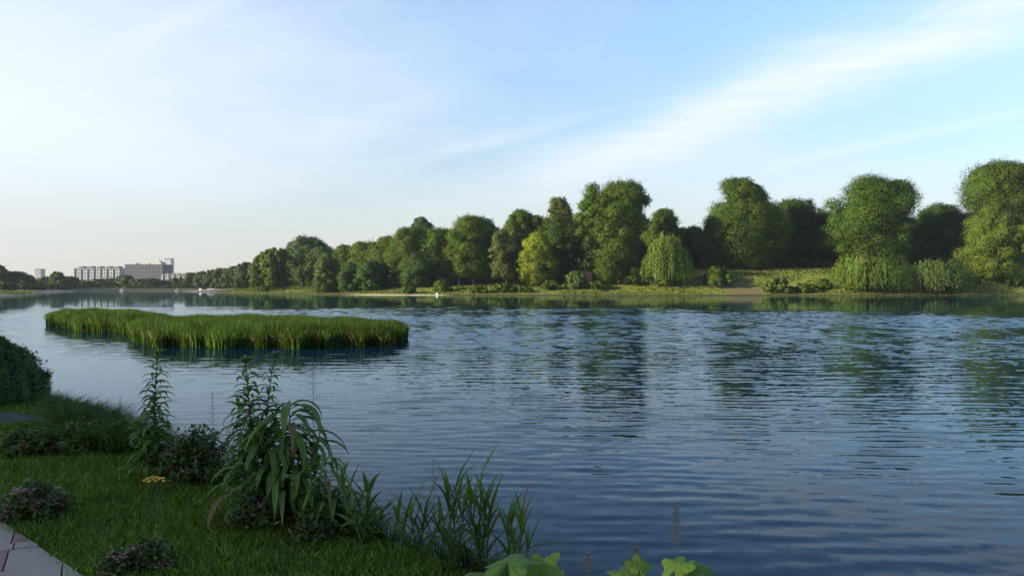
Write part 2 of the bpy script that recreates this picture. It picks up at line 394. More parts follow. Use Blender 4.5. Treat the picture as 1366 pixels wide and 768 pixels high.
def crown_arrays(rng, W, D, H, env, n, size, nl, lobe=(0.2, 0.36), soft=0.12, up=0.15, core=0.16):
    """leaf quads of a crown made of many leafy clumps; W, D half widths, H height, base at z=0"""
    e = ENV[env]
    t = (np.arange(nl) + rng.uniform(0, 1, nl)) / nl; a = np.arange(nl) * 2.39996 + rng.uniform(-0.7, 0.7, nl)
    r = rng.uniform(lobe[0], lobe[1], nl) * min(W, H * 0.7) * np.clip(0.75 + 0.4 * e(t), 0.6, 1.15)
    ew = e(t)
    ph = rng.uniform(0, 6.28, 3)
    ew = ew * (1 + 0.13 * np.sin(2 * a + ph[0]) + 0.10 * np.sin(5 * a + 7 * t + ph[1]))
    out_ = (rng.uniform(0, 1, nl) < 0.22) & (nl > 17)                        # sprays that stand out of the outline
    r = np.where(out_, r * 0.55, r)
    rad = np.maximum(0, ew - r / W) * rng.uniform(0, 1, nl) ** 0.3
    rad = np.where(out_, np.maximum(rad, ew - 0.8 * r / W), rad)
    zc = np.clip(t * H, r * 0.6, H - r * (0.8 - 0.35 * out_))
    c = np.stack([np.cos(a) * rad * W, np.sin(a) * rad * D, zc], 1)
    w = r ** 2; w /= w.sum()
    m = int(n * 1.7)
    li = rng.choice(nl, m, p=w)
    d = unit(rng.normal(size=(m, 3)) + np.array([0, 0, 0.25]))
    shell = 1 - 0.45 * rng.uniform(0, 1, m) ** 1.8 + rng.normal(size=m) * 0.09
    # uneven clump surface
    k = 1 + 0.22 * np.sin(d[:, 0] * 7 + li) * np.sin(d[:, 2] * 6 + li * 1.7) + 0.10 * np.sin(d[:, 1] * 13 + li * 2.3)
    p = c[li] + d * (r[li] * shell * k)[:, None] * np.array([1, 1, 0.85])
    keep = np.ones(m, bool)
    for j in range(nl):
        dd = np.linalg.norm((p - c[j]) / np.array([1, 1, 0.85]), axis=1)
        keep &= ~((dd < r[j] * 0.62) & (li != j))
    keep &= p[:, 2] > 0
    spr = rng.uniform(0, 1, m) < 0.10                           # twigs that poke out
    p = p + d * (spr * r[li] * rng.uniform(0, 0.28, m))[:, None]
    p = p[keep][:n]; d = d[keep][:n]
    nn = len(p)
    cen = np.array([0, 0, H * 0.45])
    gn = unit(d * 0.8 + rng.normal(size=(nn, 3)) * 0.42)
    sn = unit(d * 1.0 + unit(p - cen) * 0.45 + np.array([0, 0, up]) + rng.normal(size=(nn, 3)) * soft)
    s = size * rng.uniform(0.6, 1.3, nn)
    q = leaf_quads(rng, p, gn, sn, s, s * 0.72)
    if core:
        # inner leafage that closes the heart of each clump
        mc = int(nn * core); li = rng.choice(nl, mc, p=w); d2 = unit(rng.normal(size=(mc, 3)))
        p2 = c[li] + d2 * (r[li] * rng.uniform(0.1, 0.68, mc))[:, None]
        # and of the crown as a whole
        mt = mc // 2; t2 = rng.uniform(0.04, 0.9, mt); a2 = rng.uniform(0, 2 * np.pi, mt); r2 = e(t2) * rng.uniform(0, 0.72, mt)
        p3 = np.stack([np.cos(a2) * r2 * W, np.sin(a2) * r2 * D, t2 * H], 1)
        p2 = np.concatenate([p2, p3]); p2[:, 2] = np.maximum(p2[:, 2], 0.02)
        g2 = unit(rng.normal(size=p2.shape)); s2 = unit(unit(p2 - cen) + rng.normal(size=p2.shape) * 0.4)
        z2 = size * rng.uniform(1.6, 2.6, len(p2))
        q = np.concatenate([q, leaf_quads(rng, p2, g2, s2, z2, z2 * 0.8)]); sn = np.concatenate([sn, s2])
    return q, sn
def weeping_arrays(rng, W, D, H, ns, seglen, wid):
    """hanging curtains: strands fall from a dome nearly to the ground"""
    ps, ts, sns = [], [], []
    for i in range(ns):
        a = rng.uniform(0, 2 * np.pi); u = rng.uniform(0.05, 1) ** 0.5
        # bundles of strands
        a += 0.10 * math.sin(a * 9 + i % 7)
        zt = H * ((math.sqrt(max(0.0, 1 - u * u * 0.88)) if W < H * 0.9 else 1 - 0.40 * u ** 4 + 0.10 * math.sin(a * 3 + W) + 0.08 * math.sin(a * 8 + 2 * W)) * 0.93 + rng.uniform(-0.06, 0.07))
        zb = H * rng.uniform(0.0, 0.16) + (H * 0.22 * (0.5 + 0.5 * math.sin(a * 7)))*rng.uniform(0.3, 1)
        if u < 0.6: zb = max(zb, zt - H * rng.uniform(0.25, 0.5))
        n = max(3, int((zt - zb) / (seglen * 0.55)))
        tt = np.linspace(0, 1, n)
        rr = u * (1 + 0.10 * np.sin(tt * 2.2)) + rng.normal() * 0.01
        x = np.cos(a) * rr * W + rng.normal(size=n) * wid * 0.5
        y = np.sin(a) * rr * D + rng.normal(size=n) * wid * 0.5
        z = zt + (zb - zt) * tt
        ps.append(np.stack([x, y, z], 1))
        ts.append(np.tile([math.cos(a) * 0.1, math.sin(a) * 0.1, -1.0], (n, 1)) + rng.normal(size=(n, 3)) * 0.18)
        o = np.array([math.cos(a), math.sin(a), 0.35]); o = o + rng.normal(size=3) * 0.16
        sns.append(np.tile(o, (n, 1)) + rng.normal(size=(n, 3)) * 0.25)
    p = np.concatenate(ps); t = np.concatenate(ts); sn = unit(np.concatenate(sns))
    gn = unit(sn + rng.normal(size=p.shape) * 0.5)
    n = len(p)
    q = leaf_quads(rng, p, gn, sn, seglen * rng.uniform(0.7, 1.2, n), wid * rng.uniform(0.6, 1.3, n), t)
    return q, sn
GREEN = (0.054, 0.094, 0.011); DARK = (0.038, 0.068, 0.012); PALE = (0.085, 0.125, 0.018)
WILLOW = (0.068, 0.116, 0.016); YELLOW = (0.15, 0.19, 0.015); HAZEG = (0.045, 0.075, 0.028)  # the bluish green has distance haze mixed into the far trees' leaf colour

def trunk_mesh(rng, H, cz, W, r0):
    """tapered trunk with limbs reaching into the crown"""
    mb = MB()
    lean = rng.normal() * 0.02 * H, rng.normal() * 0.02 * H
    top = cz + (H - cz) * 0.72
    pts = [(lean[0] * (k / 6) ** 2, lean[1] * (k / 6) ** 2, top * k / 6 - (0.4 if k == 0 else 0)) for k in range(7)]
    mb.tube(pts, [r0 * (1.35 if k == 0 else 1) * (1 - 0.13 * k) for k in range(7)], 8)
    for k in range(7):
        z0 = cz * 0.75 + (top - cz * 0.75) * rng.uniform(0, 0.8); a = rng.uniform(0, 6.28) ; l = W * rng.uniform(0.35, 0.62)
        fx = lean[0] * (z0 / top) ** 2; fy = lean[1] * (z0 / top) ** 2
        mb.tube([(fx, fy, z0), (fx + math.cos(a) * l * 0.45, fy + math.sin(a) * l * 0.45, z0 + l * 0.35), (fx + math.cos(a) * l, fy + math.sin(a) * l, z0 + l * 0.85)],
                [r0 * 0.45, r0 * 0.3, r0 * 0.08], 6)
    return mb
n_tree = [0]
def tree(px, ytop, hw, ybot, Y, env, col, label, name='broadleaf_tree', group=None, dens=1.0, cat='tree', nl=None, extra=None, size=None):
    """px, ytop, hw, ybot: crown centre, top, half width and lower rim as seen from the bank; Y: distance in metres"""
    n_tree[0] += 1
    rng = np.random.default_rng(100 + n_tree[0] * 13)
    if name == 'broadleaf_tree' and px < 640: hw *= 1.34
    if name == 'broadleaf_tree' and px < 252: hw *= 1.1; ytop -= 0 if 15 < px < 70 else 2; hw *= 0.85 if 15 < px < 70 else 1
    X = gx(px, Y); g = gz1(X, Y); W = hw / F * Y
    zt = gz(ytop, Y); zb = max(g + 0.05, gz(ybot, Y)); H = zt - zb
    root = empty(name, (X, Y, g), 0)
    tag(root, label, cat, group)
    size = size or (0.30 if Y < 260 else 0.6 if Y < 400 else 1.0)
    D = W * 0.9
    area = 2 * math.pi * W * H * 1.1 + math.pi * W * W
    n = int(min(70000, max(1400, area / (size * size) * 4.2 * dens)))
    if env == 'weep':
        ns = int(min(900, max(120, 2 * math.pi * W / 0.11)))
        q, sn = weeping_arrays(rng, W, D, H, ns, 0.62, 0.24)
        if W > 4:
            q2, sn2 = crown_arrays(rng, W * 0.8, D * 0.8, H * 0.84, 'dome' if W < H * 0.9 else 'broad', n // 3, size, 26, (0.2, 0.3)); q = np.concatenate([q, q2]); sn = np.concatenate([sn, sn2])
    else:
        nl = nl or int(np.clip(area / 8.0, 20, 70))
        lo = (0.18, 0.38) if W > 3 else (0.3, 0.5)
        q, sn = crown_arrays(rng, W, D, H, env, n, size, nl, lo)
    if extra is not None:
        # further clumps: (dx px, ytop, hw, ybot) of a lobe of the same crown
        for (dpx, yt, h2, yb) in extra:
            w2 = h2 / F * Y; b2 = gz(yb, Y); hh = gz(yt, Y) - b2
            q2, s2 = crown_arrays(rng, w2, w2 * 0.9, hh, 'round', int(n * (w2 * hh) / (W * H) * 1.1) + 300, size, 16, (0.28, 0.45))
            q2 = q2 + np.array([dpx / F * Y, 0, b2 - zb]); q = np.concatenate([q, q2]); sn = np.concatenate([sn, s2])
    q = q + np.array([0, 0, zb - g])
    col = tuple(c * (0.94 + 0.12 * random.random()) for c in col)
    me = quads_mesh('crown' if name != 'shrub' else 'foliage', q, sn)
    link_mesh('crown' if name != 'shrub' else 'foliage', me, M_FOL, root, col)
    tb = trunk_mesh(rng, zt - g, zb - g + 0.3 * H * (1 if zb - g < 1 else 0), W, max(0.05, 0.018 * (zt - g) + 0.01 * W)) if name != 'shrub' else None
    if tb is None:
        tb = MB()
        for k in range(6):
            a = k * 1.05; tb.tube([(0, 0, -0.2), (math.cos(a) * W * 0.3, math.sin(a) * W * 0.3, H * 0.4), (math.cos(a) * W * 0.5, math.sin(a) * W * 0.5, H * 0.7)], [0.06, 0.04, 0.015], 5)
        tb.build('stem', M_BARK, root)
    else: tb.build('trunk', M_BARK, root, True)
    return root

T = tree
G = 'trees on the wooded far bank'
# --- right part of the far bank
T(1338, 217, 62, 300, 232, 'round', GREEN, 'tallest tree at the right end of the far bank, behind a pale bushy one', group=G, extra=[(-20, 222, 34, 268), (26, 220, 36, 280)])
T(1324, 274, 42, 389, 206, 'egg', PALE, 'pale bushy tree reaching down to the bank below the tallest crown at the right end', group=G)
T(1160, 236, 62, 350, 226, 'egg', GREEN, 'big round crowned tree with a domed top standing alone behind the hanging willow curtain', group=G, extra=[(38, 240, 30, 290), (-40, 285, 30, 340), (10, 240, 38, 300)])
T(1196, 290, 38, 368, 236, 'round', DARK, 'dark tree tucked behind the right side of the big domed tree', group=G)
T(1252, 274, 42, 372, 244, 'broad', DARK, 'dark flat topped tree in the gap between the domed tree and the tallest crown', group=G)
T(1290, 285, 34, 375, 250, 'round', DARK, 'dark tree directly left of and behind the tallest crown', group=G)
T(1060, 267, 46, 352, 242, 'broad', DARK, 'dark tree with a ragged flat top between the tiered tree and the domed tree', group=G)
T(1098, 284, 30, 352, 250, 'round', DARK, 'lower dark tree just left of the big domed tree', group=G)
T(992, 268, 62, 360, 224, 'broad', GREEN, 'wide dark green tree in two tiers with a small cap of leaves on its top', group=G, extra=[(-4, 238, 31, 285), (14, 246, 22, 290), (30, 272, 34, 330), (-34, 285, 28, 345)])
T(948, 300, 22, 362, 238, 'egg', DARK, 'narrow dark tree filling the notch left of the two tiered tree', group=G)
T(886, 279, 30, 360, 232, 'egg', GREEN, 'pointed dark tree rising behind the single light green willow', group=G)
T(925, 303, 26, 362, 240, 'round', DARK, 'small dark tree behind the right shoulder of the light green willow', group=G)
T(890, 306, 34, 388, 204, 'weep', WILLOW, 'light green weeping willow standing alone by the waterline right of the tallest slab shaped tree', 'willow_tree', group='willows on the far bank')
T(1160, 341, 52, 392, 198, 'weep', WILLOW, 'low sunlit willow curtain hanging to the water in front of the big domed tree', 'willow_tree', group='willows on the far bank')
T(1250, 348, 46, 392, 198, 'weep', (0.050, 0.085, 0.024), 'low dark willow curtain between the sunlit curtain and the bushy tree at the right end', 'willow_tree', group='willows on the far bank')
# --- the tall slab shaped tree and its neighbours
T(820, 244, 46, 384, 212, 'flare', GREEN, 'tallest slab shaped tree with a square upright top in the middle of the wooded bank', group=G, nl=90, extra=[(-34, 262, 20, 330), (24, 243, 22, 300), (-6, 250, 24, 320)])
T(746, 263, 24, 330, 236, 'round', PALE, 'pale loose topped tree peeping up left of the tallest slab shaped tree', group=G, dens=0.55)
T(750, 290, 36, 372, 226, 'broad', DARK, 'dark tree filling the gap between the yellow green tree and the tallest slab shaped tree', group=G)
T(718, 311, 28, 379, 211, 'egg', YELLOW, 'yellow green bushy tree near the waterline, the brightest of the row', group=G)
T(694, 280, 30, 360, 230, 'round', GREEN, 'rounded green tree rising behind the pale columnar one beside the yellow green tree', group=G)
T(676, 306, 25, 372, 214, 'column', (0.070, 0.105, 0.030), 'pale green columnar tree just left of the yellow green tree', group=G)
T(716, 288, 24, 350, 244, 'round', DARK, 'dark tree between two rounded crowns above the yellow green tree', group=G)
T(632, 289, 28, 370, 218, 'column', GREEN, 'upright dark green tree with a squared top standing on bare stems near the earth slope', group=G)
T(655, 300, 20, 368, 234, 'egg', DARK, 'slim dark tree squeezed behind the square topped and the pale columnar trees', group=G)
T(562, 290, 14, 330, 250, 'round', HAZEG, 'small dark crown sticking up alone above the skyline of the wood', group=G)
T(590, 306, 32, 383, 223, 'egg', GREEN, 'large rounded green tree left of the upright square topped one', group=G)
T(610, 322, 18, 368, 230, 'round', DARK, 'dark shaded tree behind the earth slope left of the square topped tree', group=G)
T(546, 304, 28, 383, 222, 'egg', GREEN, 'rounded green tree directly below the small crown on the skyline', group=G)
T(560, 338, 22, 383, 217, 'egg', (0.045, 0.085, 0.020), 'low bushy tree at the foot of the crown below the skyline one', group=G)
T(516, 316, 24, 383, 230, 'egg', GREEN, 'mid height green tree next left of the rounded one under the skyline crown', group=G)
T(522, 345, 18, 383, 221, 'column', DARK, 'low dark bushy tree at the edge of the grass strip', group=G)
T(488, 324, 22, 390, 236, 'column', GREEN, 'leafy columnar tree in the even topped part of the wood, farther right of two', group=G)
T(492, 348, 16, 391, 218, 'column', (0.047, 0.09, 0.022), 'low rounded tree at the front of the even topped part of the wood', group=G)
T(461, 327, 20, 390, 240, 'egg', GREEN, 'leafy tree at the left shoulder of the even topped part of the wood', group=G)
T(466, 350, 15, 391, 220, 'egg', (0.05, 0.095, 0.022), 'low leafy tree near the left end of the front row at the waterline', group=G)
T(436, 342, 17, 392, 222, 'egg', (0.062, 0.11, 0.028), 'sunlit rounded tree at the left end of the front row beside the grass spit', group=G)
T(412, 317, 27, 384, 292, 'round', HAZEG, 'tall hazy tree with a rounded top standing farther off behind the grass spit', group=G, extra=[(-18, 322, 16, 360)])
T(432, 330, 20, 385, 268, 'round', HAZEG, 'hazy rounded tree behind the left end of the front row', group=G)
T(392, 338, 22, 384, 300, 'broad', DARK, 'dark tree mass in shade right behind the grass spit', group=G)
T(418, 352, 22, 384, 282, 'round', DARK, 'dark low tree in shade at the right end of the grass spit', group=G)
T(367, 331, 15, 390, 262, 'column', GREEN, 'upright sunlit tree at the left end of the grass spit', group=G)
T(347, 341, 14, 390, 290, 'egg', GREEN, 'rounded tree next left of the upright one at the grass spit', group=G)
T(328, 350, 13, 390, 312, 'egg', HAZEG, 'smaller tree second left of the upright one at the grass spit', group=G)
T(312, 356, 12, 389, 330, 'egg', HAZEG, 'low tree in the receding row, third left of the upright one', group=G)
T(297, 358, 11, 389, 350, 'column', HAZEG, 'far low tree in the receding row above the long pale boat', group=G)
T(283, 360, 10, 388, 372, 'egg', HAZEG, 'far low tree behind the bow of the long pale boat', group=G)
T(270, 362, 10, 388, 395, 'egg', HAZEG, 'far low tree left of the long pale boat in the receding row', group=G)
T(256, 364, 10, 388, 415, 'egg', HAZEG, 'last tree of the receding row where the wood meets the town', group=G)
# dark wood behind the rows, seen only through the gaps
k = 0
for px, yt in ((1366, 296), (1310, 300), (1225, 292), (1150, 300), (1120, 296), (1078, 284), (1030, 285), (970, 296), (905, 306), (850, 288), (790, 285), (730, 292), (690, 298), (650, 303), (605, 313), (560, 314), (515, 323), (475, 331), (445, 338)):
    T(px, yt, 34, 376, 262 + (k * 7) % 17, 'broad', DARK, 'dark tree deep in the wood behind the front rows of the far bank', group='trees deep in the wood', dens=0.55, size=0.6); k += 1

# --- shrubs on the far bank
S = 'shrubs along the far waterline'
def shrub(px, yt, hw, yb, Y, col, label, env='dome'): return tree(px, yt, hw, yb, Y, env, col, label, 'shrub', S, cat='shrub', size=0.34)
shrub(955, 355, 27, 391, 203, GREEN, 'large rounded bush by the water right of the lone weeping willow')
shrub(1036, 370, 24, 392, 199, (0.075, 0.12, 0.03), 'low light green bush beside the trodden landing place')
shrub(1075, 378, 16, 392, 199, GREEN, 'small low bush left of the sunlit willow curtain')
shrub(1098, 372, 14, 392, 201, GREEN, 'small bush touching the left edge of the sunlit willow curtain')
shrub(768, 362, 24, 385, 205, (0.07, 0.11, 0.03), 'bushy clump in front of the brick red wall left of the slab shaped tree')
shrub(800, 374, 17, 388, 203, GREEN, 'low bush at the left foot of the tallest slab shaped tree')
shrub(846, 366, 22, 387, 208, DARK, 'dark bush at the right foot of the tallest slab shaped tree')
shrub(672, 378, 22, 390, 203, GREEN, 'low bush below the pale columnar tree')
shrub(640, 382, 16, 391, 202, GREEN, 'flat bush on the slope under the square topped tree')
shrub(590, 373, 15, 389, 207, GREEN, 'rounded bush at the top of the grass strip beside the earth slope')
shrub(735, 374, 16, 386, 205, GREEN, 'small bush right of the foot of the yellow green tree')
shrub(545, 382, 14, 392, 204, (0.06, 0.10, 0.028), 'low bush on the grass strip above the pale waterline')
shrub(700, 382, 12, 391, 202, GREEN, 'small round bush at the left foot of the yellow green tree')
shrub(1352, 372, 18, 392, 203, DARK, 'dark bush near the water at the right end of the bank')
shrub(1290, 368, 22, 392, 203, DARK, 'dark bush between the dark willow curtain and the bushy tree at the right end')
shrub(352, 381, 12, 392, 256, GREEN, 'small bush at the tip of the grass spit')
shrub(378, 385, 12, 391, 252, GREEN, 'low bush on the grass spit below the upright tree')

# --- far left shore
GL = 'hazy trees on the distant left shore'
far_left = [(-8, 356, 22, 300, 'large hazy tree at the far left end of the distant shore'),
            (20, 362, 17, 330, 'hazy tree left of the slim tower block'),
            (36, 367, 13, 350, 'low hazy tree directly left of the foot of the slim tower block'),
            (60, 369, 12, 360, 'low hazy tree at the right foot of the slim tower block'),
            (77, 365, 12, 352, 'hazy tree between the slim tower block and the pale apartment block'),
            (94, 371, 12, 372, 'hazy tree at the left corner of the pale apartment block'),
            (112, 376, 13, 390, 'low hazy tree below the left half of the pale apartment block'),
            (132, 374, 12, 420, 'low hazy tree below the middle of the pale apartment block'),
            (150, 373, 12, 425, 'low hazy tree below the right half of the pale apartment block'),
            (168, 369, 13, 425, 'hazy tree in front of the gap between the pale and the dark block'),
            (186, 374, 13, 420, 'low hazy tree below the left half of the dark block'),
            (202, 373, 12, 425, 'low hazy tree below the right half of the dark block'),
            (218, 376, 11, 430, 'low hazy tree at the orange end wall of the long low building'),
            (236, 373, 12, 430, 'low hazy tree in front of the middle of the long low building')]
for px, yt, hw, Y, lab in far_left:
    T(px, yt, hw, 389, Y, 'dome', HAZEG, lab, group=GL, size=0.7)
for i, (px, yt, Y) in enumerate(((6, 378, 250), (30, 380, 285), (52, 381, 310), (72, 380, 345), (120, 383, 398), (145, 383, 402), (175, 382, 402), (200, 383, 402), (226, 383, 402), (246, 380, 404))):
    shrub(px, yt - 2, 20, 390, Y, DARK, 'low hazy bush at the foot of the trees on the distant shore')
for o in C.objects:
    if o.get('label') == 'low hazy bush at the foot of the trees on the distant shore': o['group'] = 'bushes on the distant shore'

# ------------------------------------------------------------------ rough herbage on the far bank (nobody could count it)
def tufts(name, n, xr, yr, h, w, col, mat, cond, seed, label=None, blades=1, lean=0.25):
    rng = np.random.default_rng(seed)
    x = rng.uniform(*xr, n); y = rng.uniform(*yr, n)
    keep = cond(x, y, rng); x = x[keep]; y = y[keep]; n = len(x)
    z = ground_z(x, y) - 0.02
    hh = h * rng.uniform(0.45, 1.3, n); a = rng.uniform(0, np.pi, n); ww = w * rng.uniform(0.6, 1.4, n)
    u = np.stack([np.cos(a), np.sin(a), np.zeros(n)], 1) * ww[:, None] / 2
    p = np.stack([x, y, z], 1)
    ln = rng.normal(size=(n, 3)) * lean; ln[:, 2] = 1; ln = ln * hh[:, None]
    q = np.stack([p - u, p + u, p + ln * 0.6 + u * 0.8, p + ln], 1)
    q[:, 3] += u * 0.1; q[:, 2] = p + ln * 0.75 + u * 0.5
    nrm = unit(np.cross(u, ln) * 0.0 + np.stack([rng.normal(size=n) * 0.5, rng.normal(size=n) * 0.5 - 0.3, np.ones(n) * 0.9], 1))
    me = quads_mesh(name, q, nrm)
    return link_mesh(name, me, mat, None, col)
def far_bank(x, y, rng):
    d = river_dist(x, y); k = np.sin(x * 0.21) * np.sin(y * 0.27 + x * 0.1) + rng.uniform(-1, 1, len(x)) * 0.9
    land = (np.abs(x - 58) < 5) & (y < 204)
    return (d > 0.5) & (d < 34) & (k > -0.45) & ~land & (np.abs(x) < y * 0.7)
tag(tufts('bank_herbage', 150000, (-150, 145), (190, 300), 0.42, 0.22, (0.095, 0.135, 0.020), M_FOL, far_bank, 5), 'rough sunlit herbage covering the slope of the far bank', 'herbage', kind='stuff')

def under_wood(n, seed):
    rng = np.random.default_rng(seed)
    x = rng.uniform(-130, 185, n); y = rng.uniform(222, 330, n); d = river_dist(x, y)
    k = (d > 34 + 4 * np.sin(x * 0.4)) & (np.abs(x) < y * 0.72); x = x[k]; y = y[k]; n = len(x)
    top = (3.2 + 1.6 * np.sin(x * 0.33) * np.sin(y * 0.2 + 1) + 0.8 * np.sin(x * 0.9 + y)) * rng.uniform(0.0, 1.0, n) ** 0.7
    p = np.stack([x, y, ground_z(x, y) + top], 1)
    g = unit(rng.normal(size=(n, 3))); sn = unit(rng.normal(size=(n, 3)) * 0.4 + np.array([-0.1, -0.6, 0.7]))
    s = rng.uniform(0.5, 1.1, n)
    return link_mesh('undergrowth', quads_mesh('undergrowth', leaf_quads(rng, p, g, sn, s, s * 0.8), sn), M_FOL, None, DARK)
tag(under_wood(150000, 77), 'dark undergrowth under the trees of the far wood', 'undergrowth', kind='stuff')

# ------------------------------------------------------------------ reed beds in the river
def reed_bed(name, outline, n, h, seed, label):
    poly = np.array(outline); rng = np.random.default_rng(seed)
    lo = poly.min(0) - 0.3; hi = poly.max(0) + 0.3
    x = rng.uniform(lo[0], hi[0], n * 3); y = rng.uniform(lo[1], hi[1], n * 3)
    ins = np.zeros(len(x), bool); best = np.full(len(x), 1e9)
    m = len(poly)
    for i in range(m):
        ax, ay = poly[i]; bx, by = poly[(i + 1) % m]
        if ay != by: ins ^= ((ay > y) != (by > y)) & (x < (bx - ax) * (y - ay) / (by - ay) + ax)
        dx, dy = bx - ax, by - ay
        t = np.clip(((x - ax) * dx + (y - ay) * dy) / (dx * dx + dy * dy), 0, 1)
        best = np.minimum(best, np.hypot(x - ax - t * dx, y - ay - t * dy))
    wob = 0.18 * np.sin(x * 2.3) + 0.14 * np.sin(x * 5.1 + y * 3)
    edge = np.where(ins, best, -best) + wob
    k = edge > 0
    x = x[k][:n]; y = y[k][:n]; edge = edge[k][:n]; n = len(x)
    hh = h * (0.70 + 0.30 * np.clip(edge / 0.8, 0, 1)) * rng.uniform(0.72, 1.12, n) * (1 + 0.035 * np.sin(x * 0.9 + y * 0.5) + 0.025 * np.sin(x * 2.9 + y))
    a = rng.uniform(0, 2 * np.pi, n); w = rng.uniform(0.007, 0.017, n)
    u = np.stack([np.cos(a), np.sin(a), np.zeros(n)], 1) * w[:, None]
    p = np.stack([x, y, np.full(n, -0.06)], 1)
    ln = rng.normal(size=(n, 2)) * 0.07
    out = np.stack([ln[:, 0], ln[:, 1] - 0.02, np.ones(n)], 1) * hh[:, None]
    bend = rng.normal(size=(n, 2)) * 0.10 * h
    mid = p + out * 0.6
    tip = p + out; tip[:, 0] += bend[:, 0]; tip[:, 1] += bend[:, 1]
    V = np.stack([p - u, p + u, mid + u * 0.9, tip], 1)
    V[:, 3] = tip
    # second quad per blade: narrow upper part
    V2 = np.stack([mid - u * 0.9, mid + u * 0.9, tip + u * 0.1, tip - u * 0.1], 1); V1 = np.stack([p - u, p + u, mid + u * 0.9, mid - u * 0.9], 1)
    q = np.concatenate([V1, V2])
    nr = unit(np.stack([rng.normal(size=n) * 0.28, rng.normal(size=n) * 0.28, 0.9 + rng.uniform(0, 0.3, n)], 1))
    me = quads_mesh(name, q, np.concatenate([nr, nr]))
    o = link_mesh(name, me, M_GRASS, None, (0.082, 0.150, 0.020))
    return tag(o, label, 'reeds', kind='stuff')
def rb(pts): return [(gx(px, F * EYE / (py - HY)), F * EYE / (py - HY)) for px, py in pts]
reed_bed('reed_bed', rb([(172, 452), (185, 459), (220, 463), (300, 464.5), (380, 465), (460, 464), (515, 462), (536, 457), (537, 450), (505, 445.5), (440, 443), (340, 441), (250, 440.5), (195, 442), (172, 446)]), 160000, 0.86, 11,
         'bright green reed bed standing in the river, the longer front clump')
reed_bed('reed_bed', rb([(66, 432), (80, 438), (120, 442), (170, 444), (215, 445), (225, 437), (190, 433.5), (120, 431.5), (80, 430)]), 95000, 0.92, 12,
         'smaller reed bed behind the left end of the long one')

# ------------------------------------------------------------------ town on the skyline
M_PALE = plain_mat('pale_render', (0.27, 0.28, 0.31), 0.85, 0.3, 0.1)
M_PIER = plain_mat('pale_pier', (0.36, 0.36, 0.38), 0.85, 0.3, 0.1)
M_DARKF = plain_mat('dark_cladding', (0.020, 0.018, 0.028), 0.7, 0.3, 0.2)
M_GREYB = plain_mat('grey_concrete', (0.36, 0.35, 0.35), 0.85, 0.3, 0.12)
M_PALE2 = plain_mat('light_concrete', (0.5, 0.5, 0.5), 0.85, 0.3, 0.1)
M_ORANGE = plain_mat('sun_orange_render', (0.62, 0.40, 0.26), 0.85, 0.3, 0.1)  # orange of the low sun put into the apartment block's end wall colour
M_ROOF = plain_mat('roof', (0.13, 0.12, 0.14), 0.8, 0.5, 0.2)
M_GLASS = plain_mat('window_glass', (0.05, 0.06, 0.08), 0.15, 1, 0.2)
M_GLASS2 = plain_mat('grey_window_glass', (0.10, 0.11, 0.15), 0.25, 1, 0.2)
M_WHITE = plain_mat('white_paint', (0.75, 0.75, 0.73), 0.5, 2, 0.08)
def building(name, px0, px1, ytop, Y, depth, floors, cols, wall, label, cat='building', endmat=None, roofh=2.0, boxes=0, penthouse=None):
    x0, x1 = gx(px0, Y), gx(px1, Y); cx = (x0 + x1) / 2; wd = x1 - x0
    H = gz(ytop, Y) - 1.0
    root = empty(name, (cx, Y, 1.0)); tag(root, label, cat)
    b = MB(); b.box((0, depth / 2, H / 2 - 1), (wd, depth, H + 2)); b.build('wall', wall, root)
    if endmat:
        b = MB(); b.box((-wd / 2 - 0.6, depth / 2, H / 2 - 1.2), (1.2, depth * 0.96, H + 1)); b.build('end_wall', endmat, root)
    rf = MB(); rf.box((0, depth / 2, H + 0.25), (wd + 0.8, depth + 0.8, 0.5)); r = rf.build('roof', M_ROOF, root)
    for i in range(boxes):
        c = MB(); bx = (-wd / 2 + wd * (i + 0.5) / boxes); c.box((bx, depth * 0.4, H + 0.5 + roofh / 2), (wd / boxes * 0.42, depth * 0.4, roofh)); c.build('roof_housing', M_ROOF if wall is M_PALE else M_GREYB, r)
    if penthouse:
        c = MB(); c.box((penthouse * wd, depth * 0.5, H + 2.0), (wd * 0.26, depth * 0.5, 3.0)); c.box((penthouse * wd, depth * 0.5, H + 4.0), (wd * 0.12, depth * 0.3, 1.4)); c.tube([(penthouse * wd + 1, depth * .5, H + 4.5), (penthouse * wd + 1, depth * .5, H + 9)], [0.25, 0.15], 6); c.build('rooftop_plant_room', M_GREYB, r)
    fh = H / floors; cw = wd / cols
    w0 = None
    for f in range(floors):
        for c in range(cols):
            loc = (-wd / 2 + (c + 0.5) * cw, -0.06, (f + 0.52) * fh)
            if w0 is None:
                b = MB(); b.box((0, 0, 0), (cw * 0.5, 0.2, fh * 0.56)); w0 = b.build('window', M_GLASS2 if wall is M_DARKF else M_GLASS, root); w0.location = loc
            else:
                w = w0.copy(); C.objects.link(w); w.parent = root; w.location = loc
    # piers or balconies between the window columns
    if wall is M_PALE:
        b = MB()
        for c in range(0, cols + 1, 2): b.box((-wd / 2 + c * cw, -0.5, H / 2), (cw * 0.28, 1.0, H - 0.4))
        b.build('facade_piers', M_PIER, root)
    return root
building('apartment_block', 99, 159, 358, 900, 24, 6, 14, M_PALE, 'pale apartment block with roof boxes on the skyline, left of the dark block', endmat=M_ORANGE, boxes=5, roofh=2.2)
building('office_block', 166.5, 217, 353, 880, 26, 6, 12, M_DARKF, 'dark clad office block with a plant room on its roof, right of the pale block', boxes=3, roofh=1.4, penthouse=0.25)
building('tower_block', 219.5, 228, 345, 1060, 10, 12, 3, M_PALE2, 'tall slim tower rising behind the right corner of the dark block', 'tower')
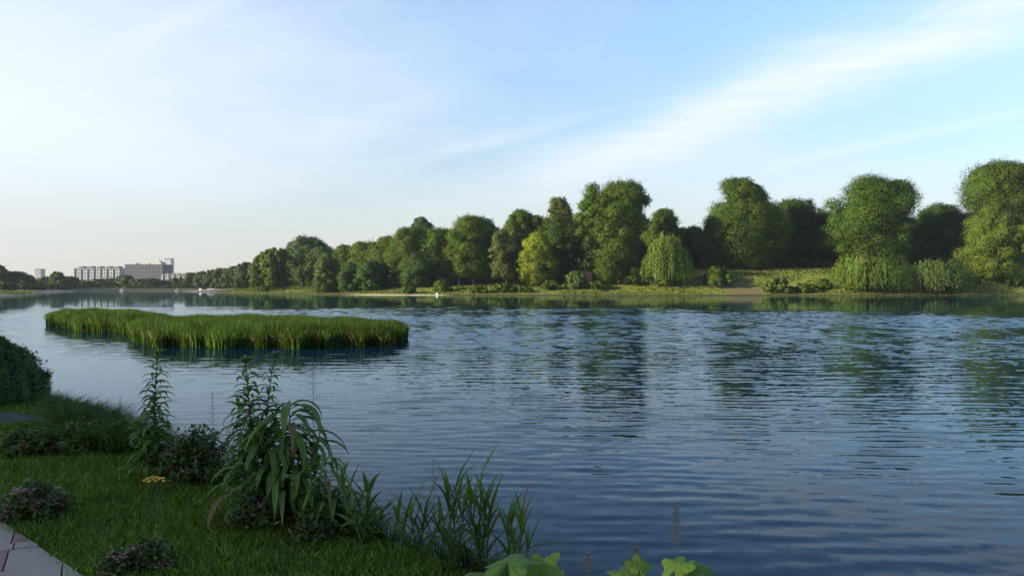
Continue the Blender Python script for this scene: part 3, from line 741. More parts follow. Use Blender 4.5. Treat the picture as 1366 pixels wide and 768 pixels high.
building('tower_block', 46, 54.5, 359, 1060, 10, 8, 3, M_GREYB, 'slim grey tower block alone above the trees far left', 'tower')
building('terrace_building', 217, 262, 366, 820, 16, 4, 12, M_PALE, 'long low building with an orange end wall right of the dark block', endmat=M_ORANGE, boxes=6, roofh=1.0)

# ------------------------------------------------------------------ small things by the far water
def boat(px, Y, L, label, rz, col=M_WHITE):
    root = empty('moored_boat', (gx(px, Y), Y, 0.0), rz); tag(root, label, 'boat', 'boats moored along the far shore')
    h = MB(); n = 9; v = []
    for i in range(n):
        t = i / (n - 1); w = L * 0.16 * math.sin(math.pi * min(1, 0.22 + t * 0.80)) ** 0.7 if i < n - 1 else 0.02
        x = (t - 0.5) * L; sheer = 0.55 + 0.35 * t * t
        v += [(x, -w, sheer), (x, -w * 0.6, -0.1), (x, w * 0.6, -0.1), (x, w, sheer)]
    f = []
    for i in range(n - 1):
        a = i * 4; b = a + 4
        f += [(a, a + 1, b + 1, b), (a + 1, a + 2, b + 2, b + 1), (a + 2, a + 3, b + 3, b + 2), (a + 3, a, b, b + 3)]
    f += [(0, 3, 2, 1)]
    h.add(v, f); h.build('hull', col, root)
    c = MB(); c.box((-L * 0.05, 0, 0.95), (L * 0.38, L * 0.17, 0.75)); cb = c.build('cabin', col, root)
    c = MB(); c.box((-L * 0.05, 0, 1.02), (L * 0.39, L * 0.175, 0.28)); c.build('window_band', M_GLASS, cb)
    return root
boat(283, 330, 7.5, 'long pale boat moored below the receding row of trees', 0.1)
boat(268, 345, 3.2, 'small pale boat left of the long one at the far shore', -0.2)
boat(163, 378, 2.6, 'small pale grey boat moored below the gap between the two blocks', 0.1, M_GREYB)
boat(237, 380, 2.4, 'small boat moored in front of the long low building', 0.2, M_GREYB)
M_BRICK = plain_mat('brick_red', (0.30, 0.12, 0.08), 0.9, 1.5, 0.25)
def low_wall(px0, px1, Y, y0, h, mat, label, name='brick_wall', cat='wall'):
    x0, x1 = gx(px0, Y), gx(px1, Y); g = gz1((x0 + x1) / 2, Y)
    z0 = gz(y0, Y)
    root = empty(name, ((x0 + x1) / 2, Y, g)); tag(root, label, cat)
    b = MB(); b.box((0, 0, (z0 - g) - h / 2 - 0.2), (x1 - x0, 0.35, h + 0.6)); b.build('wall_body', mat, root)
    b = MB(); b.box((0, 0, (z0 - g) + 0.15), (x1 - x0 + 0.2, 0.5, 0.1)); b.build('coping', mat, root)
low_wall(766, 790, 217, 362.5, 4.5, M_BRICK, 'brick red wall half hidden behind the bushes left of the slab shaped tree')
# rail fence in the shade under the dark trees
fence = empty('rail_fence', (gx(1052, 236), 236, gz1(gx(1052, 236), 236))); tag(fence, 'low brown rail fence in the shade under the trees right of the two tiered tree', 'fence')
for i in range(15):
    b = MB(); x = -11 + i * 1.6; b.box((x, 0, 0.4), (0.14, 0.14, 1.5)); b.build('post', M_BARK, fence)
for z in (0.55, 0.95):
    b = MB(); b.box((0.2, 0.09, z), (23.6, 0.06, 0.12)); b.build('rail', M_BARK, fence)
# small white notice on two posts by the big bush, and a white mooring stone at the water
X = gx(957, 202); g = gz1(X, 200.4)
sg = empty('notice_board', (X, 200.4, g)); tag(sg, 'small white notice board on a post in front of the large rounded bush', 'sign')
b = MB(); b.tube([(0, 0, -0.2), (0, 0, 1.9)], [0.05, 0.05], 6); b.build('post', M_BARK, sg)
b = MB(); b.box((0, -0.06, 1.75), (0.7, 0.05, 0.9)); b.build('panel', M_WHITE, sg)
X = gx(583, 200.5)
b = MB(); Yb = 200.6; Xb = gx(583, Yb)
b.tube([(0, 0, -0.2), (0.05, 0, 0.2), (0.12, 0, 0.45)], [0.45, 0.36, 0.18], 9)
o = b.build('mooring_stone', M_WHITE); o.location = (Xb, Yb + 0.3, 0.05); tag(o, 'white stone lying at the pale waterline below the rounded green tree', 'stone')
# bare pale trunks at the edge of the wood
for px, Y, yt, yb, lab in ((402, 268, 374, 384, 'thin pale dead stem in the dark gap behind the grass spit'), (612, 219, 361, 376, 'thin pale stem in the dark gap left of the square topped tree')):
    X = gx(px, Y); g = gz1(X, Y); zt = gz(yt, Y)
    root = empty('dead_tree', (X, Y, g)); tag(root, lab, 'dead tree')
    b = MB(); b.tube([(0, 0, -0.3), (0.1, 0, (zt - g) * 0.6), (0.0, 0, zt - g)], [0.22, 0.16, 0.06], 6); tk = b.build('trunk', M_GREYB, root)
    b = MB(); b.tube([(0.05, 0, (zt - g) * 0.45), (0.6, 0, (zt - g) * 0.8)], [0.1, 0.03], 5); b.tube([(0.05, 0, (zt - g) * 0.55), (-0.6, 0, (zt - g) * 0.9)], [0.09, 0.03], 5); b.build('branch', M_GREYB, tk)

# ------------------------------------------------------------------ near bank: paths
def paving_mat():
    m, nt = newmat('paving_slab')
    geo = nd(nt, 'ShaderNodeNewGeometry')
    n1 = tex_noise(nt, geo.outputs['Position'], 3, 5, 0.6); n2 = tex_noise(nt, geo.outputs['Position'], 60, 3, 0.6)
    oi = geo.outputs['Random Per Island']
    c = cmix(nt, n1.outputs[0], (0.24, 0.19, 0.16), (0.42, 0.35, 0.30))
    red = cmix(nt, n1.outputs[0], (0.19, 0.11, 0.10), (0.29, 0.18, 0.17))
    c = cmix(nt, mth(nt, 'GREATER_THAN', oi, 0.72), c, red)
    c = cmix(nt, mth(nt, 'MULTIPLY', n2.outputs[0], 0.35), c, (0.08, 0.08, 0.07))
    pb = nd(nt, 'ShaderNodeBsdfPrincipled'); pb.inputs['Roughness'].default_value = 0.85; lk(nt, c, pb.inputs['Base Color'])
    bp = nd(nt, 'ShaderNodeBump'); bp.inputs['Strength'].default_value = 0.4; bp.inputs['Distance'].default_value = 0.006
    lk(nt, n2.outputs[0], bp.inputs['Height']); lk(nt, bp.outputs[0], pb.inputs['Normal'])
    out = nd(nt, 'ShaderNodeOutputMaterial'); lk(nt, pb.outputs[0], out.inputs[0]); return m
def pave_edge(x):     # outer edge of the paving as a function of x (lawn beyond it)
    return 4.54 + (-2.48 - x) * 0.93 + 0.10 * math.sin((x + 2.5) * 2.2)
b = MB(); rng = random.Random(3)
def clip(poly, a, bb, c):      # keep a*x + b*y <= c
    out = []
    for i in range(len(poly)):
        p, q = poly[i], poly[(i + 1) % len(poly)]
        fp, fq = a * p[0] + bb * p[1] - c, a * q[0] + bb * q[1] - c
        if fp <= 0: out.append(p)
        if (fp < 0 < fq) or (fq < 0 < fp):
            t = fp / (fp - fq); out.append((p[0] + (q[0] - p[0]) * t, p[1] + (q[1] - p[1]) * t))
    return out
ang = R(28); ca, sa = math.cos(ang), math.sin(ang)
row = 0; v = -6.0
while v < 6.0:
    narrow = row % 3 == 1; dh = 0.13 if narrow else 0.42
    u = -8.0 + (row % 2) * 0.3
    while u < 4.0:
        dw = 0.28 if narrow else 0.62
        pts = [(u, v), (u + dw - 0.009, v), (u + dw - 0.009, v + dh - 0.009), (u, v + dh - 0.009)]
        pts = [(-3.6 + x * ca - y * sa, 4.4 + x * sa + y * ca) for x, y in pts]
        pts = clip(pts, 0.93, 1.0, 4.54 - 2.48 * 0.93)
        if len(pts) > 2: pts = clip(pts, 1.0, 0.25, -0.6)
        if len(pts) > 2 and all(-2 < p[1] and p[0] > -9 for p in pts):
            zt = LAWN + 0.022 + rng.uniform(-0.003, 0.003); n = len(pts)
            b.add([(p[0], p[1], zt - 0.06) for p in pts] + [(p[0], p[1], zt) for p in pts],
                  [tuple(range(n, 2 * n))] + [(k, (k + 1) % n, n + (k + 1) % n, n + k) for k in range(n)])
        u += dw
    v += dh; row += 1
tag(b.build('paved_path', paving_mat()), kind='structure')
# dark path seen at the left, curving away behind the bush
M_ASPH = plain_mat('dark_gravel', (0.04, 0.038, 0.042), 0.95, 40, 0.5, 0.6)
b = MB(); inner = []; outer = []
for i in range(15):
    t = i / 14
    x = -5.55 - t * 9.0; yc = 9.75 + 0.06 * (x + 5.5) ** 2 * 0.25 - 0.15 * t
    wd = 0.62 * min(1, (math.sin(min(1, t * 5) * math.pi / 2)) + 0.02) + 0.4 * t
    inner.append((x, yc - wd, LAWN + 0.03)); outer.append((x, yc + wd, LAWN + 0.03))
vs = inner + outer; n = len(inner)
b.add(vs, [(i, i + 1, n + i + 1, n + i) for i in range(n - 1)])
tag(b.build('gravel_path', M_ASPH), kind='structure')

# ------------------------------------------------------------------ lawn grass
def near_lawn(x, y, rng):
    d = river_dist(x, y)
    pe = 4.54 + (-2.48 - x) * 0.93
    off = (y < pe + 0.03 + rng.uniform(-0.14, 0.02, len(x))) & (x < -0.9)
    t = (-5.55 - x) / 9.0
    yc = 9.75 + 0.015 * (x + 5.5) ** 2 - 0.15 * t
    wd = 0.62 * np.clip(np.sin(np.clip(t * 5, 0, 1) * np.pi / 2), 0, 1) + 0.4 * t
    path = (t > 0) & (np.abs(y - yc) < wd - 0.02)
    infr = (x > -0.68 * y - 0.4)
    return (d > 0.12) & ~off & ~path & infr
def lawn_grass(name, n, xr, yr, h, w, col, cond, seed, lean=0.45):
    rng = np.random.default_rng(seed)
    # denser near the camera bank
    x = rng.uniform(*xr, n); y = rng.uniform(*yr, n)
    k = cond(x, y, rng); x = x[k]; y = y[k]; n = len(x)
    cl = np.sin(x * 3.1 + 1) * np.sin(y * 2.7) * 0.5 + np.sin(x * 7.3) * np.sin(y * 8.1 + 2) * 0.4
    hh = h * rng.uniform(0.5, 1.25, n) * (1 + 0.35 * cl)
    z = ground_z(x, y) - 0.005
    a = rng.uniform(0, 2 * np.pi, n); ww = w * rng.uniform(0.6, 1.3, n) / 2
    u = np.stack([np.cos(a), np.sin(a), np.zeros(n)], 1) * ww[:, None]
    p = np.stack([x, y, z], 1); ln = rng.normal(size=(n, 2)) * lean
    up = np.stack([ln[:, 0] * 0.5, ln[:, 1] * 0.5, np.ones(n)], 1) * hh[:, None] * 0.6
    tip = p + np.stack([ln[:, 0], ln[:, 1], 0.9 * np.ones(n)], 1) * hh[:, None]
    m = p + up
    q = np.concatenate([np.stack([p - u, p + u, m + u * 0.8, m - u * 0.8], 1), np.stack([m - u * 0.8, m + u * 0.8, tip + u * 0.08, tip - u * 0.08], 1)])
    nr = unit(np.stack([rng.normal(size=n) * 0.6, rng.normal(size=n) * 0.6, np.ones(n)], 1))
    return link_mesh(name, quads_mesh(name, q, np.concatenate([nr, nr])), M_GRASS, None, col)
tag(lawn_grass('lawn_grass', 330000, (-7.6, 0.4), (4.1, 12.2), 0.060, 0.0065, (0.200, 0.300, 0.036), near_lawn, 21), 'short mown grass of the near bank', 'grass', kind='stuff')

# taller grass fringe at the bank edge under the plants and along the left weeds
def fringe(x, y, rng):
    d = river_dist(x, y); lim = 0.55 + 0.15 * np.sin(x * 3)
    return (d > 0.02) & (d < lim) & (x < 0.05) & (x > -6.4)
tag(lawn_grass('edge_grass', 130000, (-6.5, 0.3), (4.6, 11.7), 0.27, 0.008, (0.070, 0.115, 0.024), fringe, 22, 0.5), 'long dark grass along the edge of the near bank under the tall plants', 'grass', kind='stuff')
def weeds(x, y, rng):
    d = river_dist(x, y)
    # the deep thicket at the left between the bush and the leafy stem
    k = (x < -3.75) & (x > -5.5 + 0.5 * rng.uniform(0, 1, len(x)) ** 2) & (d > 0.05) & (d < 1.25 - 0.35 * np.abs(np.sin(x * 2.1))) & (y < 10.2)
    return k
tag(lawn_grass('wild_grass_thicket', 60000, (-6.8, -3.8), (7.2, 10.6), 0.27, 0.010, (0.085, 0.140, 0.030), weeds, 23, 0.7), 'tangled thicket of tall wild grass left of the leafy stem at the bank edge', 'wild grass', kind='stuff')

# ------------------------------------------------------------------ near plants
def leafy_stem(b_stem, b_leaf, base, H, n, L, W, rng, e0=0.6, droop=1.5, lean=(0, 0), t0=0.12, r0=0.007, grow=1.0, top_tuft=True):
    """upright stem with spiralling drooping leaves"""
    def pt(t): return (base[0] + lean[0] * t * t, base[1] + lean[1] * t * t, base[2] + H * t)
    b_stem.tube([pt(k / 8) for k in range(9)], [r0 * (1 - 0.085 * k) for k in range(9)], 6)
    for i in range(n):
        t = t0 + (1 - t0) * (i + rng.uniform(-.3, .3)) / n; t = min(1, max(t0, t))
        s = (1 - 0.55 * t ** 2) * grow
        az = i * 2.4 + rng.uniform(-.4, .4)
        b_leaf.blade(pt(t), az, L * s * rng.uniform(.75, 1.2), W * s * rng.uniform(.8, 1.15), e0 + rng.uniform(-.25, .3), droop * rng.uniform(.7, 1.25), rng.uniform(-.5, .5), 0.3, 7)
    if top_tuft:
        for i in range(7):
            b_leaf.blade(pt(1), i * 0.95, L * 0.42, W * 0.5, 1.0 + rng.uniform(-.2, .2), 1.1, 0, 0.3, 5)
def plant(name, px, py, label, cat='plant', group=None):
    x, y = lawn_pt(px, py)
    z = gz1(x, y)
    o = empty(name, (x, y, z)); tag(o, label, cat, group)
    return o, x, y, z
rg = random.Random(42)
LEAFC = (0.095, 0.165, 0.024)
# A: tall leafy stem at the left
o, x, y, z = plant('leafy_stem_plant', 205, 640, 'single tall leafy stem at the bank edge behind the yellow flower')
st, lf = MB(), MB()
H = gz(473, y) - z
leafy_stem(st, lf, (0, 0, 0), H, 100, 0.22, 0.058, rg, 0.75, 1.7, (0.03, 0), 0.10)
leafy_stem(st, lf, (0.05, 0.03, 0), H * 0.62, 54, 0.25, 0.05, rg, 0.5, 1.6, (-0.08, 0.02), 0.1)
leafy_stem(st, lf, (-0.06, 0.0, 0), H * 0.45, 44, 0.25, 0.05, rg, 0.5, 1.6, (-0.08, -0.02), 0.1)
st.build('stem', M_STEM, o, True); lf.build('foliage', M_LEAF, o, True, LEAFC)
# B: pair of tall leafy stems in the middle
o, x, y, z = plant('leafy_stem_plant', 338, 690, 'pair of tall leafy stems left of the drooping leaved plant')
st, lf = MB(), MB()
H = gz(482, y) - z
leafy_stem(st, lf, (0, 0, 0), H, 90, 0.23, 0.060, rg, 0.7, 1.7, (-0.06, 0), 0.22)
leafy_stem(st, lf, (0.05, 0.02, 0), H * 1.03, 64, 0.18, 0.050, rg, 0.7, 1.6, (0.09, 0), 0.35)
leafy_stem(st, lf, (-0.03, -0.08, 0), H * 0.72, 50, 0.28, 0.055, rg, 0.5, 1.6, (-0.06, 0.02), 0.2)
st.build('stem', M_STEM, o, True); lf.build('foliage', M_LEAF, o, True, LEAFC)
# C: plant of long drooping leaves
def drooper(px, py, tops, label, n=16, L=0.44, W=0.042, col=(0.090, 0.150, 0.028)):
    o, x, y, z = plant('drooping_leaf_plant', px, py, label)
    st, lf = MB(), MB()
    for (tx, ty, cnt, dy) in tops:
        yy = y + dy; zt = gz(ty, yy) - z; dx = gx(tx, yy) - x
        pts = [(dx * (k / 6) ** 1.6, dy * (k / 6), zt * (k / 6) - 0.02) for k in range(7)]
        st.tube(pts, [0.008 * (1 - 0.09 * k) for k in range(7)], 6)
        for i in range(cnt):
            t = 1 - 0.45 * (i / cnt) ** 1.4
            k = t * 6; k0 = min(5, int(k)); f = k - k0
            p = tuple(pts[k0][j] * (1 - f) + pts[k0 + 1][j] * f for j in range(3))
            lf.blade(p, i * 2.4 + rg.uniform(-.5, .5), L * rg.uniform(.65, 1.15), W * rg.uniform(.7, 1.15), rg.uniform(.5, 1.15), rg.uniform(2.0, 2.9), rg.uniform(-.6, .6), 0.35, 9, 0.8, 0.8)
    st.build('stem', M_STEM, o, True); lf.build('foliage', M_LEAF, o, True, col)
    return o
drooper(392, 690, [(385, 538, 30, 0.0), (352, 590, 26, -0.08), (410, 575, 26, 0.05), (330, 630, 26, -0.1), (400, 625, 22, -0.12), (368, 640, 22, -0.15), (372, 570, 22, 0.05), (316, 655, 16, -0.12)], 'large plant with long drooping strap leaves at the middle of the bank edge', L=0.40, W=0.052)
drooper(440, 705, [(432, 610, 20, 0.02), (455, 648, 16, 0.0), (418, 650, 16, -0.05), (440, 668, 14, -0.05)], 'smaller drooping leaved plant right of the large one', L=0.30, W=0.034)
# D..: upright corn-like plants along the edge to the right
def upright(px, py, shoots, label, name='reed_plant', col=(0.080, 0.140, 0.024)):
    o, x, y, z = plant(name, px, py, label, 'reed', 'reed plants along the near bank edge')
    st, lf = MB(), MB()
    for (tx, ty, n, L, W) in shoots:
        dy = rg.uniform(-.08, .08); yy = y + dy
        zt = gz(ty, yy) - z; dx = gx(tx, yy) - x; hs = max(0.08, zt * 0.72)
        pts = [(dx * (k / 5) ** 1.3, dy, hs * k / 5 - 0.03) for k in range(6)]
        st.tube(pts, [0.0075 * (1 - 0.1 * k) for k in range(6)], 6)
        n = int(n * 1.1); W = W * 1.05; L = L * 1.25
        for i in range(n):
            t = 0.12 + 0.88 * i / max(1, n - 1); k = t * 5; k0 = min(4, int(k)); f = k - k0
            p = tuple(pts[k0][j] * (1 - f) + pts[k0 + 1][j] * f for j in range(3))
            az = (i % 2) * math.pi + rg.uniform(-.9, .9)
            up = rg.uniform(1.12, 1.5) if t > 0.5 else rg.uniform(.85, 1.4)
            lf.blade(p, az, L * rg.uniform(.65, 1.1), W * rg.uniform(.75, 1.1), up, rg.uniform(.1, .8) if t > .5 else rg.uniform(.4, 1.9), rg.uniform(-.9, .9), 0.4, 8, 0.7, 1.4)
        lf.blade(pts[-1], rg.uniform(0, 6.28), (zt - hs) * 1.25, W, 1.4, 0.25, 0.3, 0.4, 7, 0.7)
    st.build('stem', M_STEM, o, True); lf.build('foliage', M_LEAF, o, True, col)
    return o
upright(486, 722, [(455, 612, 9, 0.22, 0.034), (492, 622, 12, 0.2, 0.034), (478, 650, 8, 0.2, 0.03), (510, 668, 8, 0.2, 0.03)], 'broad leaved reed plant with a flared tuft, first right of the drooping plants')
upright(560, 742, [(530, 668, 9, 0.22, 0.026), (548, 662, 9, 0.24, 0.026), (566, 655, 9, 0.24, 0.026), (584, 680, 8, 0.2, 0.022)], 'reed plant of narrow upright blades beside the pale seed stalk')
upright(605, 752, [(598, 628, 12, 0.25, 0.028), (606, 615, 10, 0.25, 0.026), (618, 650, 10, 0.25, 0.026), (588, 660, 8, 0.22, 0.024)], 'reed plant with a spray of pointed leaves left of the tallest blade')
upright(644, 756, [(646, 632, 12, 0.25, 0.03), (628, 625, 10, 0.24, 0.03), (654, 640, 10, 0.25, 0.028), (636, 680, 9, 0.25, 0.026)], 'reed plant under the single tallest blade of the row')
upright(684, 764, [(696, 648, 10, 0.24, 0.026), (676, 655, 10, 0.22, 0.028), (688, 690, 9, 0.24, 0.024), (704, 700, 8, 0.2, 0.02)], 'last reed plant at the right end of the row')
# tallest single blade
o, x, y, z = plant('reed_plant', 640, 752, 'single tallest blade sticking up steeply above the reed row', 'reed', 'reed plants along the near bank edge')
st, lf = MB(), MB(); zt = gz(630, y) - z
st.tube([(0, 0, -0.02), (0.0, 0, zt * .5), (0.01, 0, zt)], [0.006, 0.005, 0.004], 6)
lf.blade((0.01, 0, zt - 0.02), 0.3, 0.22, 0.034, 1.15, 0.15, 0.2, 0.4, 8, 0.8); lf.blade((0.0, 0, zt * .7), 2.8, 0.2, 0.026, 1.1, 0.6, 0.2, 0.4, 8)
st.build('stem', M_STEM, o, True); lf.build('foliage', M_LEAF, o, True, LEAFC)
# long leaf reaching out over the water
o, x, y, z = plant('strap_leaf', 690, 767, 'long single leaf reaching out sideways over the water at the end of the reed row', 'leaf')
lf = MB(); zt = gz(738, y) - z; lf.tube([(-.01, 0, 0), (0, 0, zt)], [0.004, 0.003], 5); lf.blade((0, 0, zt), 0.12, 0.34, 0.034, 0.42, 0.62, 0.1, 0.3, 10, 0.85); lf.build('blade', M_LEAF, o, True, (0.05, 0.10, 0.03))

# seed stalks
def stalk(px, Y, ytop, ybot, label, col=M_DRYSTEM, spread=0.05, n=38, g=None, zbase=None):
    x = gx(px, Y); zb = gz1(x, Y) if zbase is None else zbase
    o = empty('seed_stalk', (x, Y, zb)); tag(o, label, 'seed stalk', 'thin seed stalks')
    st = MB(); zt = gz(ytop, Y) - zb; z1 = gz(ybot, Y) - zb
    st.tube([(0, 0, -0.03), (0.01, 0, zt * .5), (0.0, 0, zt)], [0.003, 0.0022, 0.001], 5); st.build('stem', col, o)
    sd = MB()
    for i in range(n):
        t = i / n; zz = z1 + (zt - z1) * t; a = i * 2.4; l = spread * (1 - 0.8 * t) * rg.uniform(.5, 1.1)
        e = (math.cos(a) * l, math.sin(a) * l, zz + l * 0.7)
        sd.tube([(0, 0, zz), e], [0.0008, 0.0006], 3)
        for k in range(4):
            f = 0.4 + 0.2 * k; c = Vector((e[0] * f, e[1] * f, zz + (e[2] - zz) * f))
            sd.blade(c, rg.uniform(0, 6.28), 0.011, 0.006, rg.uniform(0, 1.2), 0.3, 0, 0.1, 2)
    sd.build('seed_head', col, o)
    return o
stalk(417, 5.6, 476, 560, 'tall thin seed stalk rising above the drooping plant', M_STEM, 0.06, 26)
stalk(578, 5.05, 612, 690, 'pale seed stalk between the reed plants', M_DRYSTEM, 0.05)
stalk(902, 3.75, 672, 728, 'feathery seed stalk standing against the water above the right pale leaves', M_DRYSTEM, 0.045, 60)
stalk(784, 3.75, 738, 765, 'short feathery seed stalk between the two groups of pale leaves', M_DRYSTEM, 0.04, 40)
stalk(848, 3.7, 729, 752, 'reddish seed head poking up behind the middle pale leaf', M_DRYSTEM, 0.03, 40)
stalk(160, 8.1, 528, 560, 'thin wild stem rising above the grass thicket', M_STEM, 0.07, 20)
stalk(140, 8.4, 540, 565, 'shorter wild stem in the grass thicket beside the taller one', M_STEM, 0.07, 20)
stalk(78, 9.3, 520, 550, 'wild stem above the left part of the grass thicket', M_STEM, 0.09, 24)
stalk(62, 9.6, 512, 545, 'wild stem next to the big dark bush', M_STEM, 0.09, 24)
stalk(100, 9.0, 532, 555, 'wild stem in the middle of the grass thicket', M_STEM, 0.07, 20)
stalk(283, 7.0, 522, 570, 'wild stem above the small dark shrub between the leafy stems', M_STEM, 0.07, 26)

# shrubs of the near bank
def near_shrub(px, py, hw, ytop, n, leaf, col, label, flowers=0, fcol=None, group=None, fsize=0.016, dpx=0, env='dome', nl=24, up=0.3, name='flowering_shrub', scatter=0.06):
    o, x, y, z = plant(name, px, py, label, 'shrub', group)
    rng = np.random.default_rng(px + py); W = hw / F * y; H = gz(ytop, y) - z
    nt_ = int(40 + n / 45); sb = MB(); P_, O_ = [], []
    for k in range(nt_):
        a = rng.uniform(0, 2 * np.pi); u = rng.uniform(0, 1) ** 0.6
        ex = rng.uniform(0.60, 1.12) if k % 5 else rng.uniform(1.1, 1.5)
        tip = np.array([math.cos(a) * u * W * ex, math.sin(a) * u * W * 0.9 * ex, max(0.04, H * math.sqrt(max(0.03, 1 - u * u)) * rng.uniform(0.7, 1.16))])
        b0 = np.array([math.cos(a) * W * 0.35 * u, math.sin(a) * W * 0.3 * u, -0.02]); mid = (b0 + tip) / 2 + np.array([0, 0, tip[2] * 0.12]) + rng.normal(size=3) * 0.02
        if k < 26: sb.tube([tuple(b0), tuple(mid), tuple(tip)], [0.004, 0.003, 0.0012], 4)
        m = n // nt_; t = rng.uniform(0.2, 1.0, m)[:, None] ** 0.7
        pp = (1 - t) ** 2 * b0 + 2 * t * (1 - t) * mid + t * t * tip + rng.normal(size=(m, 3)) * leaf * 0.55
        P_.append(pp); O_.append(pp - np.array([0, 0, H * 0.3]) + rng.normal(size=(m, 3)) * 0.06)
    p = np.concatenate(P_); p[:, 2] = np.maximum(p[:, 2], 0.008); d = unit(np.concatenate(O_)); m = len(p)
    gn = unit(d * 0.5 + rng.normal(size=(m, 3)) * 0.8 + np.array([0, 0, 0.5])); sn = unit(gn + d * 0.4)
    q = leaf_quads(rng, p, gn, sn, leaf * rng.uniform(0.6, 1.3, m), leaf * 0.5 * rng.uniform(0.7, 1.2, m))
    link_mesh('foliage', quads_mesh('foliage', q, sn), M_LEAF, o, col)
    sb.build('stem', M_BARK, o)
    if flowers:
        for k in range(flowers):
            fb = MB()
            a = rg.uniform(0, 6.28); u = rg.uniform(.05, .98) ** .5; c = Vector((math.cos(a) * u * W, math.sin(a) * u * W * .9 , H * math.sqrt(max(.02, 1 - u * u)) * rg.uniform(.85, 1.08)))
            for j in range(rg.randint(4, 9)):
                cc = c + Vector((rg.gauss(0, fsize), rg.gauss(0, fsize), rg.gauss(0, fsize * .6)))
                for w in range(5): fb.blade(cc, w * 1.256 + j, fsize * .75, fsize * .6, .5, .6, 0, .1, 3, .7)
            fb.build('blossom', fcol, o)
    return o
M_PINK = plain_mat('pink_petal', (0.42, 0.17, 0.22), 0.6, 20, 0.3)
M_YEL = plain_mat('yellow_petal', (0.85, 0.50, 0.02), 0.5, 20, 0.15)
near_shrub(262, 642, 50, 572, 4600, 0.046, (0.048, 0.080, 0.014), 'dark small leaved shrub between the single leafy stem and the pair of stems', 12, M_PINK, nl=30, fsize=0.01)
near_shrub(46, 692, 44, 648, 3600, 0.042, (0.055, 0.085, 0.018), 'low pink flowering shrub at the edge of the paving, the larger of two', 46, M_PINK, 'low pink flowering shrubs', nl=22)
near_shrub(200, 757, 29, 724, 2400, 0.036, (0.055, 0.085, 0.018), 'small low pink flowering shrub in the lawn in front of the yellow flower', 22, M_PINK, 'low pink flowering shrubs', nl=18)
near_shrub(158, 766, 24, 738, 1200, 0.034, (0.05, 0.085, 0.026), 'sparse tuft of pink blossom left of the small shrub in the lawn', 14, M_PINK, 'low pink flowering shrubs', nl=12)
near_shrub(110, 602, 46, 566, 2600, 0.05, (0.065, 0.105, 0.018), 'low dark weed shrub in front of the grass thicket', 10, M_PINK, nl=20, fsize=0.012)
near_shrub(36, 606, 36, 574, 2200, 0.05, (0.06, 0.10, 0.018), 'low leafy weed shrub below the dark path', 12, M_PINK, nl=20, fsize=0.012)
near_shrub(165, 598, 26, 560, 1600, 0.05, (0.065, 0.105, 0.018), 'low weed shrub touching the single leafy stem', 0, nl=16)
# undergrowth shrubs below the drooping plants
near_shrub(345, 706, 36, 655, 1500, 0.05, (0.046, 0.074, 0.014), 'dark undergrowth shrub at the foot of the pair of stems', 0, nl=22, name='undergrowth_shrub')
near_shrub(425, 716, 42, 685, 1300, 0.05, (0.044, 0.072, 0.014), 'dark undergrowth shrub at the foot of the drooping plants', 0, nl=22, name='undergrowth_shrub')
# big rounded bush at the left edge
Yb = 11.3; xb = gx(-32, Yb); zb = gz1(xb, Yb)
o = empty('round_bush', (xb, Yb, zb)); tag(o, 'big dark rounded bush beside the water beyond the dark path', 'bush')
rng = np.random.default_rng(5)
hb = gz(445, Yb) - zb
q, sn = crown_arrays(rng, 0.82, 0.84, hb * 0.93, 'dome', 16000, 0.04, 60, (0.24, 0.40), 0.4, 0.2)
m = 52000; d = unit(rng.normal(size=(m, 3)) + [0, 0, .2]); d[:, 2] = np.abs(d[:, 2])
bump = 1 + 0.05 * np.sin(d[:, 0] * 9 + 1) * np.sin(d[:, 2] * 8) + 0.03 * np.sin(d[:, 1] * 17) * np.sin(d[:, 0] * 15)
p = d * np.array([0.86, 0.88, hb * 0.97]) * (bump * rng.uniform(0.86, 1.03, m))[:, None]; p[:, 2] = np.maximum(p[:, 2], .02)
td = d * np.array([1, 1, 0.3]) + rng.normal(size=(m, 3)) * 0.5 + np.array([0, 0, 0.5])
q = np.concatenate([q, leaf_quads(rng, p, unit(d * .6 + rng.normal(size=(m, 3)) * .5), d, 0.085 * rng.uniform(.5, 1.3, m), 0.011, td)]); sn = np.concatenate([sn, unit(d + rng.normal(size=(m, 3)) * .25)])
m = 1500; d = unit(rng.normal(size=(m, 3)) + [0, 0, .3]); hb = gz(447, Yb) - zb
p = d * np.array([0.88, 0.9, hb]) * rng.uniform(.92, 1.1, (m, 1)); p[:, 2] = np.maximum(p[:, 2], .02)
q = np.concatenate([q, leaf_quads(rng, p, unit(rng.normal(size=(m, 3))), d, 0.035, 0.012)]); sn = np.concatenate([sn, d])
link_mesh('foliage', quads_mesh('foliage', q, sn), M_LEAF, o, (0.060, 0.110, 0.018))
b = MB()
for k in range(7):
    a = k * .9; b.tube([(0, 0, -.05), (math.cos(a) * .25, math.sin(a) * .25, .35), (math.cos(a) * .5, math.sin(a) * .5, .75)], [.02, .015, .005], 5)
b.build('stem', M_BARK, o)

